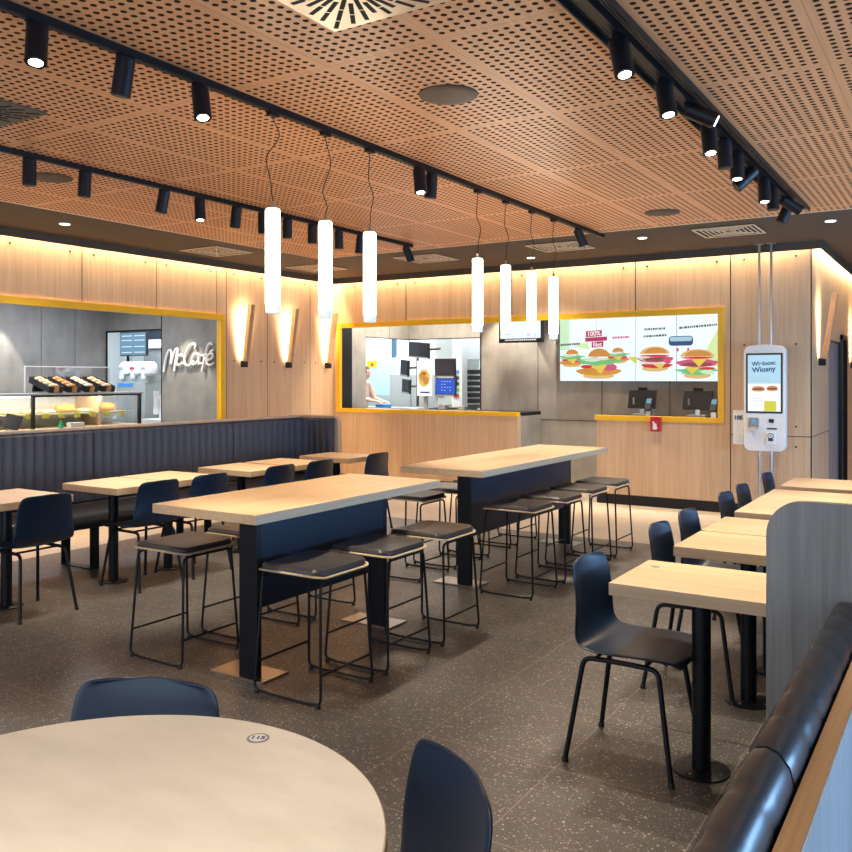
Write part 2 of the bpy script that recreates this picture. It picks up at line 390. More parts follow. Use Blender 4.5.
struct('wall_pantry', [(-12.5, -8.1, 9.95, 10.0, 0, 3.1), (-12.5, -12.4, 8, 10, 0, 3.1), (-12.5, -10.55, 7.96, 8.05, 0, 3.1)], 'kitwhite')
# glazed facade behind and beside the camera
fb = [(3.0, 3.1, -3, 15, 0, .12), (3.0, 3.1, -3, 15, 2.75, 3.26), (-7.9, 3.1, -3.1, -3, 0, .12), (-7.9, 3.1, -3.1, -3, 2.75, 3.26)]
for y in (-2.9, -.9, 1.1, 3.1, 5.1, 7.1, 9.1, 11.1, 13.1, 14.9): fb.append((3.0, 3.1, y, y + .08, .12, 2.75))
for x in (-7.9, -5.7, -3.5, -1.3, .9): fb.append((x, x + .08, -3.1, -3.0, .12, 2.75))
struct('window_2', fb, 'steelblk')

# ------------------------------------------------------------------ chairs
def make_chair():
    t = thing('dining_chair', '', 'chair')
    prof = [(.226, .416, .15), (.221, .430, .185), (.19, .440, .214), (.12, .445, .222), (.0, .440, .225), (-.09, .438, .226), (-.145, .450, .225), (-.177, .486, .221), (-.190, .55, .212), (-.198, .62, .203), (-.207, .69, .196), (-.216, .735, .191), (-.223, .765, .180), (-.227, .780, .157), (-.228, .785, .12)]
    bm = bmesh.new(); grid = []; N = 10
    for i, (x, z, w) in enumerate(prof):
        row = []; fb = min(1, max(0, (z - .45) / .15))
        for j in range(N + 1):
            u = -1 + 2 * j / N
            row.append(bm.verts.new((x + fb * .030 * u * u, w * u, z + (1 - fb) * .016 * u * u - (.012 * u * u if i == 0 else 0))))
        grid.append(row)
    for a, b in zip(grid, grid[1:]):
        for j in range(N): bm.faces.new([a[j], a[j + 1], b[j + 1], b[j]])
    s = ob('seat_shell', bm, 'chair', t, smooth=True)
    m = s.modifiers.new('thick', 'SOLIDIFY'); m.thickness = .011; m.offset = -1
    m = s.modifiers.new('sub', 'SUBSURF'); m.levels = 1; m.render_levels = 2
    for sx in (-1, 1):
        for sy in (-1, 1):
            pts = bend([(sx * .055, sy * .158, .416), (sx * .150, sy * .158, .413), (sx * .212, sy * .20, .012)], .035, 4)
            l = tb('leg', pts, .0105, 'steelblk', t, 10)
            lt('foot', [(.014, 0), (.014, .014), (.011, .018)], 'black', l, (sx * .213, sy * .2005, 0), 10)
    bm = bmesh.new()
    for sy in (-1, 1): tube(bm, [(-.06, sy * .158, .416), (.06, sy * .158, .416)], .0105, 8)
    for sx in (-.1, .1): tube(bm, [(sx, -.158, .420), (sx, .158, .420)], .007, 8)
    ob('seat_frame', bm, 'steelblk', t, smooth='auto')
    return t
chairs = Series(make_chair)
GL = 'navy chairs facing the fluted bench'; GR = 'navy chairs along the right row of tables'
for y, lab in ((3.36, 'navy chair at the bench table cut by the left edge of the photo'),
               (4.27, 'navy chair before the bench table with the round floor plate, second chair from left edge'),
               (4.77, 'navy chair just behind the long near tall table, its back left of that tabletop'),
               (5.58, 'navy chair, only its back seen over the near tall table, middle of the bench row'),
               (6.12, 'navy chair back over the near tall table, next to last in bench row'),
               (7.02, 'navy chair at the last bench table, seen against the oak counter front')):
    chairs.put((-5.20, y, 0), PI, lab, GL)
for x, y, rz, lab in ((-1.155, 3.40, 0, 'nearest whole navy chair on the right, seat and four legs in full view'),
               (-1.155, 4.36, 0.02, 'navy chair tucked at the second right-hand table, behind the nearest whole chair'),
               (-1.155, 4.88, 0, 'navy chair at the right-hand table touching the second one, third in that row'),
               (-1.155, 5.77, 0, 'nearer of the two navy chairs at the long right-hand table'),
               (-1.155, 6.26, 0, 'farther of the two navy chairs at the long right-hand table'),
               (-1.155, 7.13, 0, 'farthest navy chair on the right, its back below the ordering kiosk')):
    chairs.put((x, y, 0), rz, lab, GR)
GRD = 'navy chairs around the round table'
chairs.put((-1.632, 1.245, 0), math.radians(-66), 'navy chair behind the round marble table, only its wide back top showing', GRD)
chairs.put((-.953, 1.268, 0), math.radians(-126), 'navy chair at bottom centre beside the round table, tall back turned sideways', GRD)

# ------------------------------------------------------------------ stools
def make_stool():
    t = thing('bar_stool', '', 'stool')
    def surf(hx, hy, z0, th, dish, rc, name, mat, dome=0, parent=None):
        bm = bmesh.new(); N = 14
        out = rrect(-hx, hx, -hy, hy, rc, 5)
        rings = []
        for sc, zo in ((1.0, 0), (1.0, th * .55), (.955, th), (.6, th + dome), (.2, th + dome * 1.2)):
            rings.append([bm.verts.new((x * sc, y * sc, z0 + zo + dish * (y * sc / hy) ** 2)) for x, y in out])
        for a, b in zip(rings, rings[1:]):
            for k in range(len(out)): bm.faces.new([a[k], a[(k + 1) % len(out)], b[(k + 1) % len(out)], b[k]])
        bm.faces.new(rings[-1])
        r2 = [bm.verts.new((x * .4, y * .4, z0 + dish * (y * .4 / hy) ** 2)) for x, y in out]
        for k in range(len(out)): bm.faces.new([r2[k], r2[(k + 1) % len(out)], rings[0][(k + 1) % len(out)], rings[0][k]])
        bm.faces.new(r2[::-1])
        return ob(name, bm, mat, parent, smooth='auto')
    surf(.203, .212, .578, .010, .022, .055, 'seat_shell', 'ply', parent=t)
    surf(.190, .199, .5885, .028, .019, .050, 'seat_pad', 'vinyl', .003, parent=t)
    for sx in (-1, 1):
        for sy in (-1, 1):
            pts = bend([(sx * .180, sy * .06, .575), (sx * .180, sy * .172, .573), (sx * .207, sy * .205, .018), (sx * .13, sy * .205, .010)], .030, 5)
            l = tb('leg', pts, .0070, 'steelblk', t, 8)
            lt('glide', [(.012, 0), (.013, .012), (.008, .02)], 'black', l, (sx * .192, sy * .205, 0), 10)
    for sy in (-1, 1): tb('floor_runner', [(-.14, sy * .205, .010), (.14, sy * .205, .010)], .0066, 'steelblk', t)
    for sx in (-1, 1):
        tb('foot_rest', [(sx * .200, -.197, .148), (sx * .200, .197, .148)], .0060, 'steelblk', t)
        tb('top_rail', [(sx * .180, -.07, .575), (sx * .180, .07, .575)], .0070, 'steelblk', t)
    return t
stools = Series(make_stool)
ords = ['nearest', 'second', 'third', 'farthest']
for y, w in ((3.295, 'nearest'), (3.84, 'middle'), (4.40, 'farthest')):
    stools.put((-2.74, y, 0), 0, f'black pad bar stool, {w} of three right of the near tall table', 'bar stools at the near tall table')
for y, w in ((3.33, 'black pad bar stool alone at the left corner of the near tall table'), (3.85, 'bar stool mostly hidden behind the near end of the near tall table'), (4.42, 'bar stool behind the navy panel of the near tall table')):
    stools.put((-3.70, y, 0), 0, w, 'bar stools at the near tall table')
for y, w in zip((5.585, 6.15, 6.70, 7.245), ords):
    stools.put((-2.745, y, 0), 0, f'dark bar stool on the right side of the far tall table, {w} of four', 'bar stools at the far tall table')
for y, w in zip((5.62, 6.15, 6.70, 7.245), ords):
    stools.put((-3.68, y, 0), 0, f'dark bar stool on the left side of the far tall table, {w} of four', 'bar stools at the far tall table')

# ------------------------------------------------------------------ tall tables
def tall_table(x0, x1, y0, y1, px0, px1, py0, py1, lab):
    t = thing('tall_table', lab, 'table', (0, 0, 0), 0, 'oak topped tall tables')
    bx('tabletop', (x0, x1, y0, y1, .838, .885), 'oak_y', t, .002)
    cx = (px0 + px1) / 2
    for (a, b, pa, pb) in ((py0, py0 + .035, py0 - .02, py0 + .18), (py1, py1 + .035, py1 - .02, py1 + .18)):
        bx('leg', (px0, px1, a, b, .008, .838), 'steelblk', t, .002)
        bx('base_plate', (cx - .255, cx + .112, pa, pb, 0, .008), 'plate', t, .001)
    bx('modesty_panel', (px1 - .022, px1 - .001, py0 + .035, py1, .365, .838), 'navy', t)
    return t
tall_table(-3.548, -2.83, 2.975, 4.64, -3.158, -3.036, 3.20, 4.31, 'long oak tall table in front, navy panel below, six stools around it')
tall_table(-3.540, -2.85, 5.23, 7.66, -3.20, -3.09, 5.485, 7.33, 'far oak tall table nearer the counter, dark panel below its top')

# ------------------------------------------------------------------ small tables
def small_table(x0, x1, y0, y1, px, lab, group, axis='oak_x', poles=1):
    t = thing('cafe_table', lab, 'table', (0, 0, 0), 0, group)
    bx('tabletop', (x0, x1, y0, y1, .697, .745), axis, t, .002)
    ys = [(y0 + y1) / 2] if poles == 1 else [y0 + .25, y1 - .25]
    for cy in ys:
        lt('pole', [(.036, .010), (.036, .69)], 'steelblk', t, (px, cy, 0), 24)
        lt('mounting_plate', [(.10, .688), (.10, .697)], 'steelblk', t, (px, cy, 0), 24)
        b = lt('base_plate', [(.108, 0), (.108, .007), (.10, .010)], 'steelblk', t, (px, cy, 0), 36)
        for k in range(4):
            a = PI / 4 + k * PI / 2 + .5
            lt('screw', [(.006, .009), (.006, .0125)], 'steel', b, (px + .082 * math.cos(a), cy + .082 * math.sin(a), 0), 8)
    return t
G1 = 'oak tables along the fluted bench'; G2 = 'oak tables in the right-hand row'
for y0, y1, lab in ((3.10, 3.615, 'small oak table at the bench, cut off by the left edge'), (3.965, 4.455, 'small oak table at the bench, first whole one from the left'),
                    (4.48, 4.985, 'small oak table at the bench joined to the right of the first whole one'), (5.30, 5.815, 'small oak table at the bench, middle of the row, over the near stool'),
                    (5.87, 6.365, 'small oak table at the bench, next to last before the corner'), (6.65, 7.17, 'last small oak table at the bench corner, by the oak counter front')):
    small_table(-5.725, -5.10, y0, y1, -5.455, lab, G1)
for y0, y1, lab in ((3.16, 3.65, 'nearest oak table on the right, round black pole in view'), (4.01, 4.485, 'second oak table on the right, in front of the one touching it'),
                    (4.51, 5.02, 'third oak table on the right, touching the second'), (5.24, 6.45, 'long oak table on the right, above the grey divider'), (6.66, 7.30, 'farthest oak table on the right, below the kiosk corner')):
    small_table(-1.172, -.56, y0, y1, -.885, lab, G2, poles=2 if y1 - y0 > 1 else 1)
bm = bmesh.new()
stk = tag(lt('table_sticker', [(.020, .7455), (.020, .7460)], 'gray', None, (-1.105, 3.53, 0), 20), 'small grey round sticker on the nearest right-hand oak table', 'sticker')
# round marble table
t = thing('round_table', 'large round white marble-look table in the foreground', 'table', (-1.297, .914, 0))
lt('tabletop', [(.50, .715), (.536, .718), (.538, .722), (.538, .743), (.536, .745)], 'marble', t, n=96)
lt('edge_band', [(.5385, .719), (.540, .722), (.540, .741), (.5385, .743)], 'oak_trim', t, n=96)
lt('pole', [(.045, .012), (.045, .715)], 'steelblk', t)
lt('base_plate', [(.26, 0), (.26, .008), (.25, .012)], 'steelblk', t, n=48)
s = tag(lt('table_number_disc', [(.0245, .7453), (.0245, .7462)], 'gray', None, (-1.31, 1.385, 0), 28), 'small round grey number disc on the far rim of the round table', 'sticker')
lt('disc_face', [(.019, .7461), (.019, .7466)], 'white', s, (-1.31, 1.385, 0), 28)
text('115', .022, 'ink', s, Matrix.Translation((-1.31, 1.385, .7467)) @ Matrix.Rotation(.5, 4, 'Z'), ext=.0002)

# ------------------------------------------------------------------ fluted bench on the left
t = thing('banquette_bench', 'long slate-blue fluted bench with oak top rail along the left side', 'bench')
def fluted(path, z0, z1, depth, pitch, name, par):
    """path: two points; cushion bulges to the left-hand normal of the path"""
    a, b = Vector(path[0]), Vector(path[1]); L = (b - a).length; d = (b - a) / L; nrm = Vector((d.y, -d.x, 0)) if True else None
    k = max(1, round(L / pitch)); prof = []
    for i in range(k):
        for j in range(7):
            s = j / 6; h = depth * (.72 + .28 * math.sin(PI * s) ** .6)
            if j == 6 and i < k - 1: continue
            prof.append((L * (i + s) / k, h))
    bm = bmesh.new(); rows = []
    for z, f in ((z0, .3), (z0 + .02, .85), (z0 + .06, 1), (z1 - .06, 1), (z1 - .02, .88), (z1, .35)):
        rows.append([bm.verts.new(a + d * s + nrm * (h * f) + Vector((0, 0, z))) for s, h in prof])
    for r0, r1 in zip(rows, rows[1:]):
        for i in range(len(prof) - 1): bm.faces.new([r0[i], r0[i + 1], r1[i + 1], r1[i]])
    bk0 = [bm.verts.new(a + d * s + Vector((0, 0, z0))) for s in (0, L)]; bk1 = [bm.verts.new(a + d * s + Vector((0, 0, z1))) for s in (0, L)]
    bm.faces.new([bk0[0], bk0[1], bk1[1], bk1[0]])
    bm.faces.new(rows[-1] + bk1[::-1]); bm.faces.new(rows[0][::-1] + bk0)
    bm.faces.new([r[0] for r in rows] + [bk1[0], bk0[0]]); bm.faces.new([r[-1] for r in rows][::-1] + [bk0[1], bk1[1]])
    return ob(name, bm, 'fabric', par, smooth='auto')
XB = -6.42
segs = [(1.0, 3.05), (3.05, 4.69), (4.69, 6.34), (6.34, 7.30)]
for y0, y1 in segs: fluted(((XB + .03, y0 + .004, 0), (XB + .03, y1 - .004, 0)), .47, 1.085, .075, .092, 'back_cushion', t)
# corner flutes and return
fluted(((XB + .03, 7.30, 0), (XB + .17, 7.44, 0)), .47, 1.085, .07, .10, 'back_cushion', t)
fluted(((XB + .17, 7.44, 0), (-5.90, 7.44, 0)), .47, 1.085, .065, .095, 'back_cushion', t)
bx('back_board', [(XB, XB + .032, 1.0, 7.48, .34, 1.09)], 'oak_pale', t)
bx('top_rail', [(XB - .005, XB + .055, 1.0, 7.50, 1.088, 1.112)], 'oak_pale', t, .006)
bm = bmesh.new(); prism(bm, rrect(XB, -5.855, .0, 1.112, 0, 8, (.10, 0, 0, 0)), lambda u, v, d: (u, d, v), 7.445, 7.50); ob('end_panel', bm, 'oak_pale', t)
bx('seat', [(XB + .03, -5.885, 1.0, 7.44, .365, .455)], 'fabricseat', t, .02)
bx('seat_rail', [(XB + .03, -5.91, 1.0, 7.44, .335, .366)], 'steelblk', t)
for y in (2.0, 3.2, 4.39, 5.6, 6.8):
    bm = bmesh.new()
    for (a, b, c, d) in ((-6.30, -6.285, .006, .335), (-5.93, -5.915, .006, .335), (-6.30, -5.915, 0, .010)): box(bm, a, b, y - .04, y + .04, c, d)
    ob('leg', bm, 'steelblk', t, bevel=.002)

# ------------------------------------------------------------------ right foreground bench and divider
t = thing('padded_bench', 'navy leather padded bench back with oak capping in the right foreground', 'bench')
def pad(y0, y1, name):
    cs = [(-.262, .50), (-.345, .50), (-.352, .60), (-.354, .80), (-.350, .835), (-.336, .855), (-.315, .860), (-.293, .853), (-.272, .828), (-.262, .79)]
    bm = bmesh.new(); k = max(1, round((y1 - y0) / .175)); rows = []
    for i in range(k):
        for j in range(8):
            if j == 7 and i < k - 1: continue
            s = j / 7; puff = .93 + .07 * max(0, math.sin(PI * s)) ** .3
            e = 1
            rows.append([bm.verts.new((-.305 + (x + .305) * puff * (1 if z < .79 else 1), y0 + (y1 - y0) * (i + s) / k, .70 + (z - .70) * (.972 + .028 * max(0, math.sin(PI * s)) ** .3))) for x, z in cs])
    for a, b in zip(rows, rows[1:]):
        for q in range(len(cs)): bm.faces.new([a[q], a[(q + 1) % len(cs)], b[(q + 1) % len(cs)], b[q]])
    bm.faces.new(rows[0]); bm.faces.new(rows[-1][::-1])
    return ob(name, bm, 'leather', t, smooth='auto')
pad(.20, 1.655, 'back_cushion'); pad(1.665, 2.86, 'back_cushion')
bx('back_board', (-.258, -.222, .0, 2.87, 0, .80), 'oak_trim', t)
bx('back_board.001', (-.2218, -.219, .0, 2.87, 0, .797), 'ash_white', t)
t.children[-1].name = 'laminate_face'
bx('seat', (-.53, -.262, .0, 2.86, .36, .455), 'leather', t, .02)
bx('plinth', (-.50, -.262, .0, 2.86, 0, .36), 'steelblk', t)
t = thing('padded_bench', 'unseen navy bench behind the grey divider, added to shade the right-hand chairs', 'bench')  # out of view; added to keep low daylight off the lower chair backs
bx('seat', (-.50, -.04, 2.95, 7.5, .36, .455), 'leather', t, .02); bx('plinth', (-.47, -.04, 2.95, 7.5, 0, .36), 'steelblk', t); bx('back_cushion', (-.10, -.04, 2.95, 7.5, .46, .86), 'leather', t, .02); bx('back_board', (-.038, .0, 2.93, 7.52, 0, .80), 'oak_trim', t)
bm = bmesh.new(); prism(bm, rrect(-.547, .42, 0, 1.146, 0, 10, (0, .11, 0, 0)), lambda u, v, d: (u, d, v), 2.88, 2.915)
tag(ob('bench_divider', bm, 'ash_grey', bevel=.002), 'grey wood-grain divider panel with rounded top corner, at the end of the navy bench', 'divider')

# ------------------------------------------------------------------ pendant lamps
XT1, XT2, XT3 = -3.12, -5.09, -1.225
ZT = 2.938
cordwig = [[(0, 0), (.035, .22), (-.035, .5), (-.01, .8), (0, 1)], [(0, 0), (.03, .35), (-.015, .7), (.01, .9), (0, 1)], [(0, 0), (-.008, .35), (.022, .6), (.004, .85), (0, 1)]]
def pendant(y, wig, lab, group):
    t = thing('pendant_lamp', lab, 'lamp', (XT1, y, 0), 0, group)
    zt, zb = 2.425, 1.872
    bm = bmesh.new(); lathe(bm, [(.038, zb + .045), (.0395, zb + .05), (.0395, zt - .01), (.034, zt)], n=32); ob('lamp_tube', bm, 'lamp', t, smooth='auto')
    lt('end_cap', [(.030, zb), (.0385, zb + .004), (.0393, zb + .045)], 'cap', t, n=32)
    lt('collar', [(.010, zt), (.010, zt + .03), (.004, zt + .04)], 'steel', t)
    bx('track_adapter', (-.016, .016, -.035, .035, ZT - .022, ZT), 'trackblk', t, .002)
    pts = []
    W = cordwig[wig]; top, bot = ZT - .02, zt + .035; K = 26
    for i in range(K + 1):
        s = i / K
        j = max(q for q in range(len(W) - 1) if W[q][1] <= s + 1e-9); a, b = W[j], W[j + 1]; f = (s - a[1]) / (b[1] - a[1]); f = f * f * (3 - 2 * f)
        off = a[0] + (b[0] - a[0]) * f
        pts.append((off * .85, off * .53, top + (bot - top) * s))
    tb('cord', pts, .0028, 'steelblk', t, 6)
for i, y in enumerate((3.41, 3.85, 4.28)): pendant(y, i, f'glowing white tube pendant over the near tall table, {["left", "middle", "right"][i]} of three', 'tube pendants over the near tall table')
for i, y in enumerate((5.65, 6.11, 6.59, 7.04)): pendant(y, 2, f'glowing white tube pendant over the far tall table, {["first", "second", "third", "fourth"][i]} from the left', 'tube pendants over the far tall table')

# ------------------------------------------------------------------ tracks and spots
tr = thing('ceiling_track', 'black ceiling track carrying the seven tube pendants', 'light track', (0, 0, 0), 0, 'black ceiling tracks')
bx('rail', [(XT1 - .020, XT1 + .020, -2, 8.25, ZT, ZP)], 'trackblk', tr); bx('conductor', [(XT1 - .006, XT1 + .006, -2, 8.24, ZT - .002, ZT)], 'black', tr)
tr = thing('ceiling_track', 'black ceiling track at upper left nearest the cafe opening', 'light track', (0, 0, 0), 0, 'black ceiling tracks')
bx('rail', [(XT2 - .019, XT2 + .019, -2, 7.75, ZT, ZP)], 'trackblk', tr); bx('conductor', [(XT2 - .006, XT2 + .006, -2, 7.74, ZT - .002, ZT)], 'black', tr)
tr = thing('ceiling_track', 'wide black double track channel at upper right with many spots', 'light track', (0, 0, 0), 0, 'black ceiling tracks')
bx('channel', [(XT3 - .082, XT3 + .082, -2, 7.88, ZP - .010, ZP)], 'trackblk', tr)
bx('rail', [(XT3 - .02, XT3 + .02, -2, 7.86, ZT, ZP - .010)], 'trackblk', tr)
bx('side_flange', [(XT3 - .082, XT3 - .074, -2, 7.88, ZT, ZP - .010), (XT3 + .074, XT3 + .082, -2, 7.88, ZT, ZP - .010)], 'trackblk', tr)
for dx in (-.045, .04, .052): bx('conductor', [(XT3 + dx - .002, XT3 + dx + .002, -2, 7.86, ZP - .014, ZP - .010)], 'gray', tr)
fwv = Vector((-.535, .845, 0)); rtv = Vector((.845, .535, 0))
SPOTS = []
def spot(x, y, tilt, lit, lab, group, drop=-.006):
    """tilt: (right, toward camera) offsets of the aim direction"""
    t = thing('track_spotlight', lab, 'spotlight', (x, y, ZT), 0, group)
    d = (Vector((0, 0, -1)) + rtv * tilt[0] - fwv * tilt[1]).normalized()
    side = tilt[2] if len(tilt) > 2 else 0
    bx('track_adapter', (-.015, .015, -.04, .04, -.02, 0), 'trackblk', t, .002)
    tb('stem', [(0, 0, -.015), (0, 0, -drop - .045)], .007, 'trackblk', t)
    q = Vector((0, 0, -1)).rotation_difference(d).to_matrix().to_4x4()
    piv = Vector((0, 0, -drop - .03)); c = piv - d * .015
    m = q
    L = .165
    lt('housing', [(.036, 0), (.042, -.006), (.042, -L), (.038, -L), (.036, -L + .012)], 'steelblk', t, c, 28, m)
    lt('bezel', [(.0415, -L - .001), (.027, -L - .001)], 'steelblk', t, c, 28, m)
    lt('lens', [(.027, -L - .0012), (.026, -L - .003)], 'lens' if lit else 'black', t, c, 24, m)
    w = Vector((x, y, ZT)) + c + d * (L + .01)
    if lit: SPOTS.append((w, d))
GT = ['spotlights on the pendant track', 'spotlights on the upper left track', 'spotlights on the upper right track']
for i, (y, ti, lit, lab) in enumerate(((2.05, (.06, .22), 1, 'lit black spotlight, first on the pendant track, at the top left corner'), (2.47, (-.16, -.05), 0, 'unlit black spotlight, second on the pendant track, leaning left'),
        (2.90, (.16, .22), 1, 'lit black spotlight, third on the pendant track, left of the first pendant'), (4.84, (.08, .2), 1, 'lit black spotlight, left one of the close pair between the pendants'),
        (5.0, (-.06, -.02), 0, 'unlit black spotlight, right one of the close pair between the pendants'), (7.6, (.45, -.1), 0, 'black spotlight at the far end of the pendant track, tilted away'))):
    spot(XT1, y, ti, lit, lab, GT[0])
nm = ['first', 'second', 'third', 'fourth', 'fifth', 'sixth', 'seventh', 'eighth', 'ninth', 'tenth', 'eleventh']
for i, (y, ti) in enumerate(((3.29, (0, .02)), (3.70, (-.05, 0)), (4.38, (-.18, .02)), (4.73, (.05, .08)), (5.13, (-.1, 0)), (5.44, (0, 0)), (5.75, (0, 0)), (6.09, (0, 0)), (6.48, (.02, 0)), (6.83, (-.1, 0)), (7.64, (.4, 0)))):
    spot(XT2, y, ti, 1 if i == 3 else 0, f'black spotlight on the upper left track, {nm[i]} from the left', GT[1])
for i, (y, ti, lit) in enumerate(((3.42, (.12, .25), 1), (4.04, (.10, .2), 1), (4.47, (1.9, .5), 1), (4.85, (.04, .2), 1), (5.21, (.05, .06), 0), (5.55, (-.02, .1), 1), (6.02, (-1.0, -.1), 0), (6.37, (.0, .12), 1), (6.69, (0, .08), 0), (7.15, (1.6, 0), 0), (7.37, (-.45, -.1), 0))):
    spot(XT3, y, ti, lit, f'black spotlight on the wide upper right track, {nm[i]} counted from the near end', GT[2])

# ------------------------------------------------------------------ ceiling fittings
for x, y, lab in ((-1.92, 2.50, 'square champagne air diffuser with radial slots at the top centre'), (-4.53, 2.54, 'square air diffuser with radial slots at the left edge of the ceiling')):
    t = thing('air_diffuser', lab, 'vent', (x, y, ZP), 0, 'square swirl diffusers')
    fm = 'champ' if x > -3 else 'champ_shaded'  # same metal on both; shade on the left one is put into its colour
    bx('face_plate', (-.30, .30, -.30, .30, -.012, 0), fm, t, .002)
    bm = bmesh.new()
    for k in range(32):
        a = 2 * PI * k / 32; r = Matrix.Rotation(a, 4, 'Z')
        rmax = .27 / max(abs(math.cos(a)), abs(math.sin(a)))
        q = .10 if k % 2 == 0 else .14
        while q + .06 < rmax:
            e = min(q + .095, rmax); box(bm, q, e, -.0095, .0095, -.0135, -.0115, r); q = e + .012
    ob('slots', bm, 'dark', t)
    lt('centre_boss', [(.05, -.016), (.05, -.012)], fm, t)
for x, y, lab in ((-2.01, 8.76, 'square louvred vent in the dark ceiling left of the kiosk posts'), (-3.82, 8.80, 'square louvred vent above the menu board, behind the last spot'), (-5.57, 8.80, 'square louvred vent above the kitchen window'),
                  (-7.28, 7.02, 'square louvred vent in the dark ceiling over the cafe opening corner'), (-7.28, 8.80, 'square louvred vent over the left wall sconces')):
    t = thing('ceiling_vent', lab, 'vent', (x, y, ZC), 0, 'louvred vents in the dark ceiling')
    bm = bmesh.new()
    for h in (.285, .235, .190, .145, .10, .055):
        w = .014 if h < .28 else .02; z0 = -.008 if h > .28 else -.004
        for s in (-1, 1):
            box(bm, -h, h, s * h - w / 2, s * h + w / 2, z0 - .004, z0); box(bm, s * h - w / 2, s * h + w / 2, -h, h, z0 - .004, z0)
    for a in range(4):
        r = Matrix.Rotation(PI / 4 + a * PI / 2, 4, 'Z'); box(bm, .03, .385, -.007, .007, -.013, -.009, r)
    ob('louvres', bm, 'louvre', t)
    bx('back_box', (-.28, .28, -.28, .28, -.003, -.001), 'dark', t)
for x, y, lab in ((-2.24, 3.75, 'round bronze ceiling speaker at the centre of the perforated ceiling'), (-2.26, 7.41, 'round ceiling speaker at the far edge near the right track'), (-5.58, 3.77, 'round ceiling speaker behind the upper left track')):
    tag(lt('ceiling_speaker', [(.150, 0), (.150, -.006), (.142, -.010), (.1, -.013), (0, -.016)], 'speaker', None, (x, y, ZP), 40), lab, 'speaker', 'round ceiling speakers')
DL = []
for x, y, lab in ((-7.21, 5.02, 'recessed downlight over the cafe opening'), (-1.09, 8.71, 'recessed downlight at the right edge beyond the track'), (-2.87, 8.72, 'recessed downlight between two louvred vents, mid right'), (-4.48, 9.44, 'small recessed downlight close to the menu wall')):
    t = thing('downlight', lab, 'lamp', (x, y, ZC), 0, 'recessed downlights')
    lt('rim', [(.055, 0), (.055, -.005), (.045, -.006)], 'white', t); lt('lens', [(.043, -.006), (.043, -.008)], 'down', t); DL.append((x, y))

# ------------------------------------------------------------------ sconces
SCN = []
def sconce(x, y, lab):
    t = thing('wall_sconce', lab, 'lamp', (x, y, 1.72), 0, 'slanted oak wall sconces')
    bx('bracket', (0, .075, -.03, .03, -.05, .035), 'steelblk', t, .003)
    m = Matrix.Translation((.045, 0, .03)) @ Matrix.Rotation(math.radians(8.5), 4, 'Y')
    bm = bmesh.new(); box(bm, .012, .045, -.035, .035, 0, .74, m); box(bm, -.012, .012, -.035, -.027, 0, .74, m); box(bm, -.012, .012, .027, .035, 0, .74, m); ob('oak_bar', bm, 'oak_trim', t, bevel=.002)
    bm = bmesh.new(); box(bm, .006, .011, -.012, .012, .03, .71, m); ob('led_strip', bm, 'led', t)
    SCN.append((x, y))
for y, lab in ((8.147, 'slanted oak wall sconce nearest the cafe opening'), (9.008, 'slanted oak wall sconce, middle of three on the left wall'), (9.873, 'slanted oak wall sconce beside the yellow kitchen frame')): sconce(XL, y, lab)
for y, lab in ((10.60, 'slanted oak wall sconce on the right return wall past the kiosk'), (13.65, 'wall sconce partly cut off by the right edge of the photo')): sconce(XR, y, lab)

# ------------------------------------------------------------------ menu board
YS = 10.66
t = thing('menu_board', 'wide lit menu board of four screens showing burgers above the tills', 'menu screen', (0, 0, 0))
xs = [-4.636, -4.122, -3.599, -3.077, -2.555]
for i in range(4): bx('screen', (xs[i] + .007, xs[i + 1] - .007, YS, YS + .03, 1.49, 2.335), 'scr_white', t)
bx('housing', (xs[0], xs[4], YS + .03, YS + .10, 1.488, 2.337), 'black', t)
def flat(name, poly, mat, lay, par=t, y=None, m=None):
    bm = bmesh.new(); d = (YS if y is None else y) - .002 - .0012 * lay
    prism(bm, poly, lambda u, v, q: (u, q, v), d, d + .0008); return ob(name, bm, mat, par)
def blob(cx, cz, rx, rz, k=18, wob=0, a0=0, a1=360, ph=0):
    return [(cx + rx * (1 + wob * math.sin(5 * a + ph)) * math.cos(a), cz + rz * (1 + wob * math.sin(7 * a + ph)) * math.sin(a)) for a in [math.radians(a0 + (a1 - a0) * i / k) for i in range(k + (0 if a1 - a0 >= 360 else 1))]]
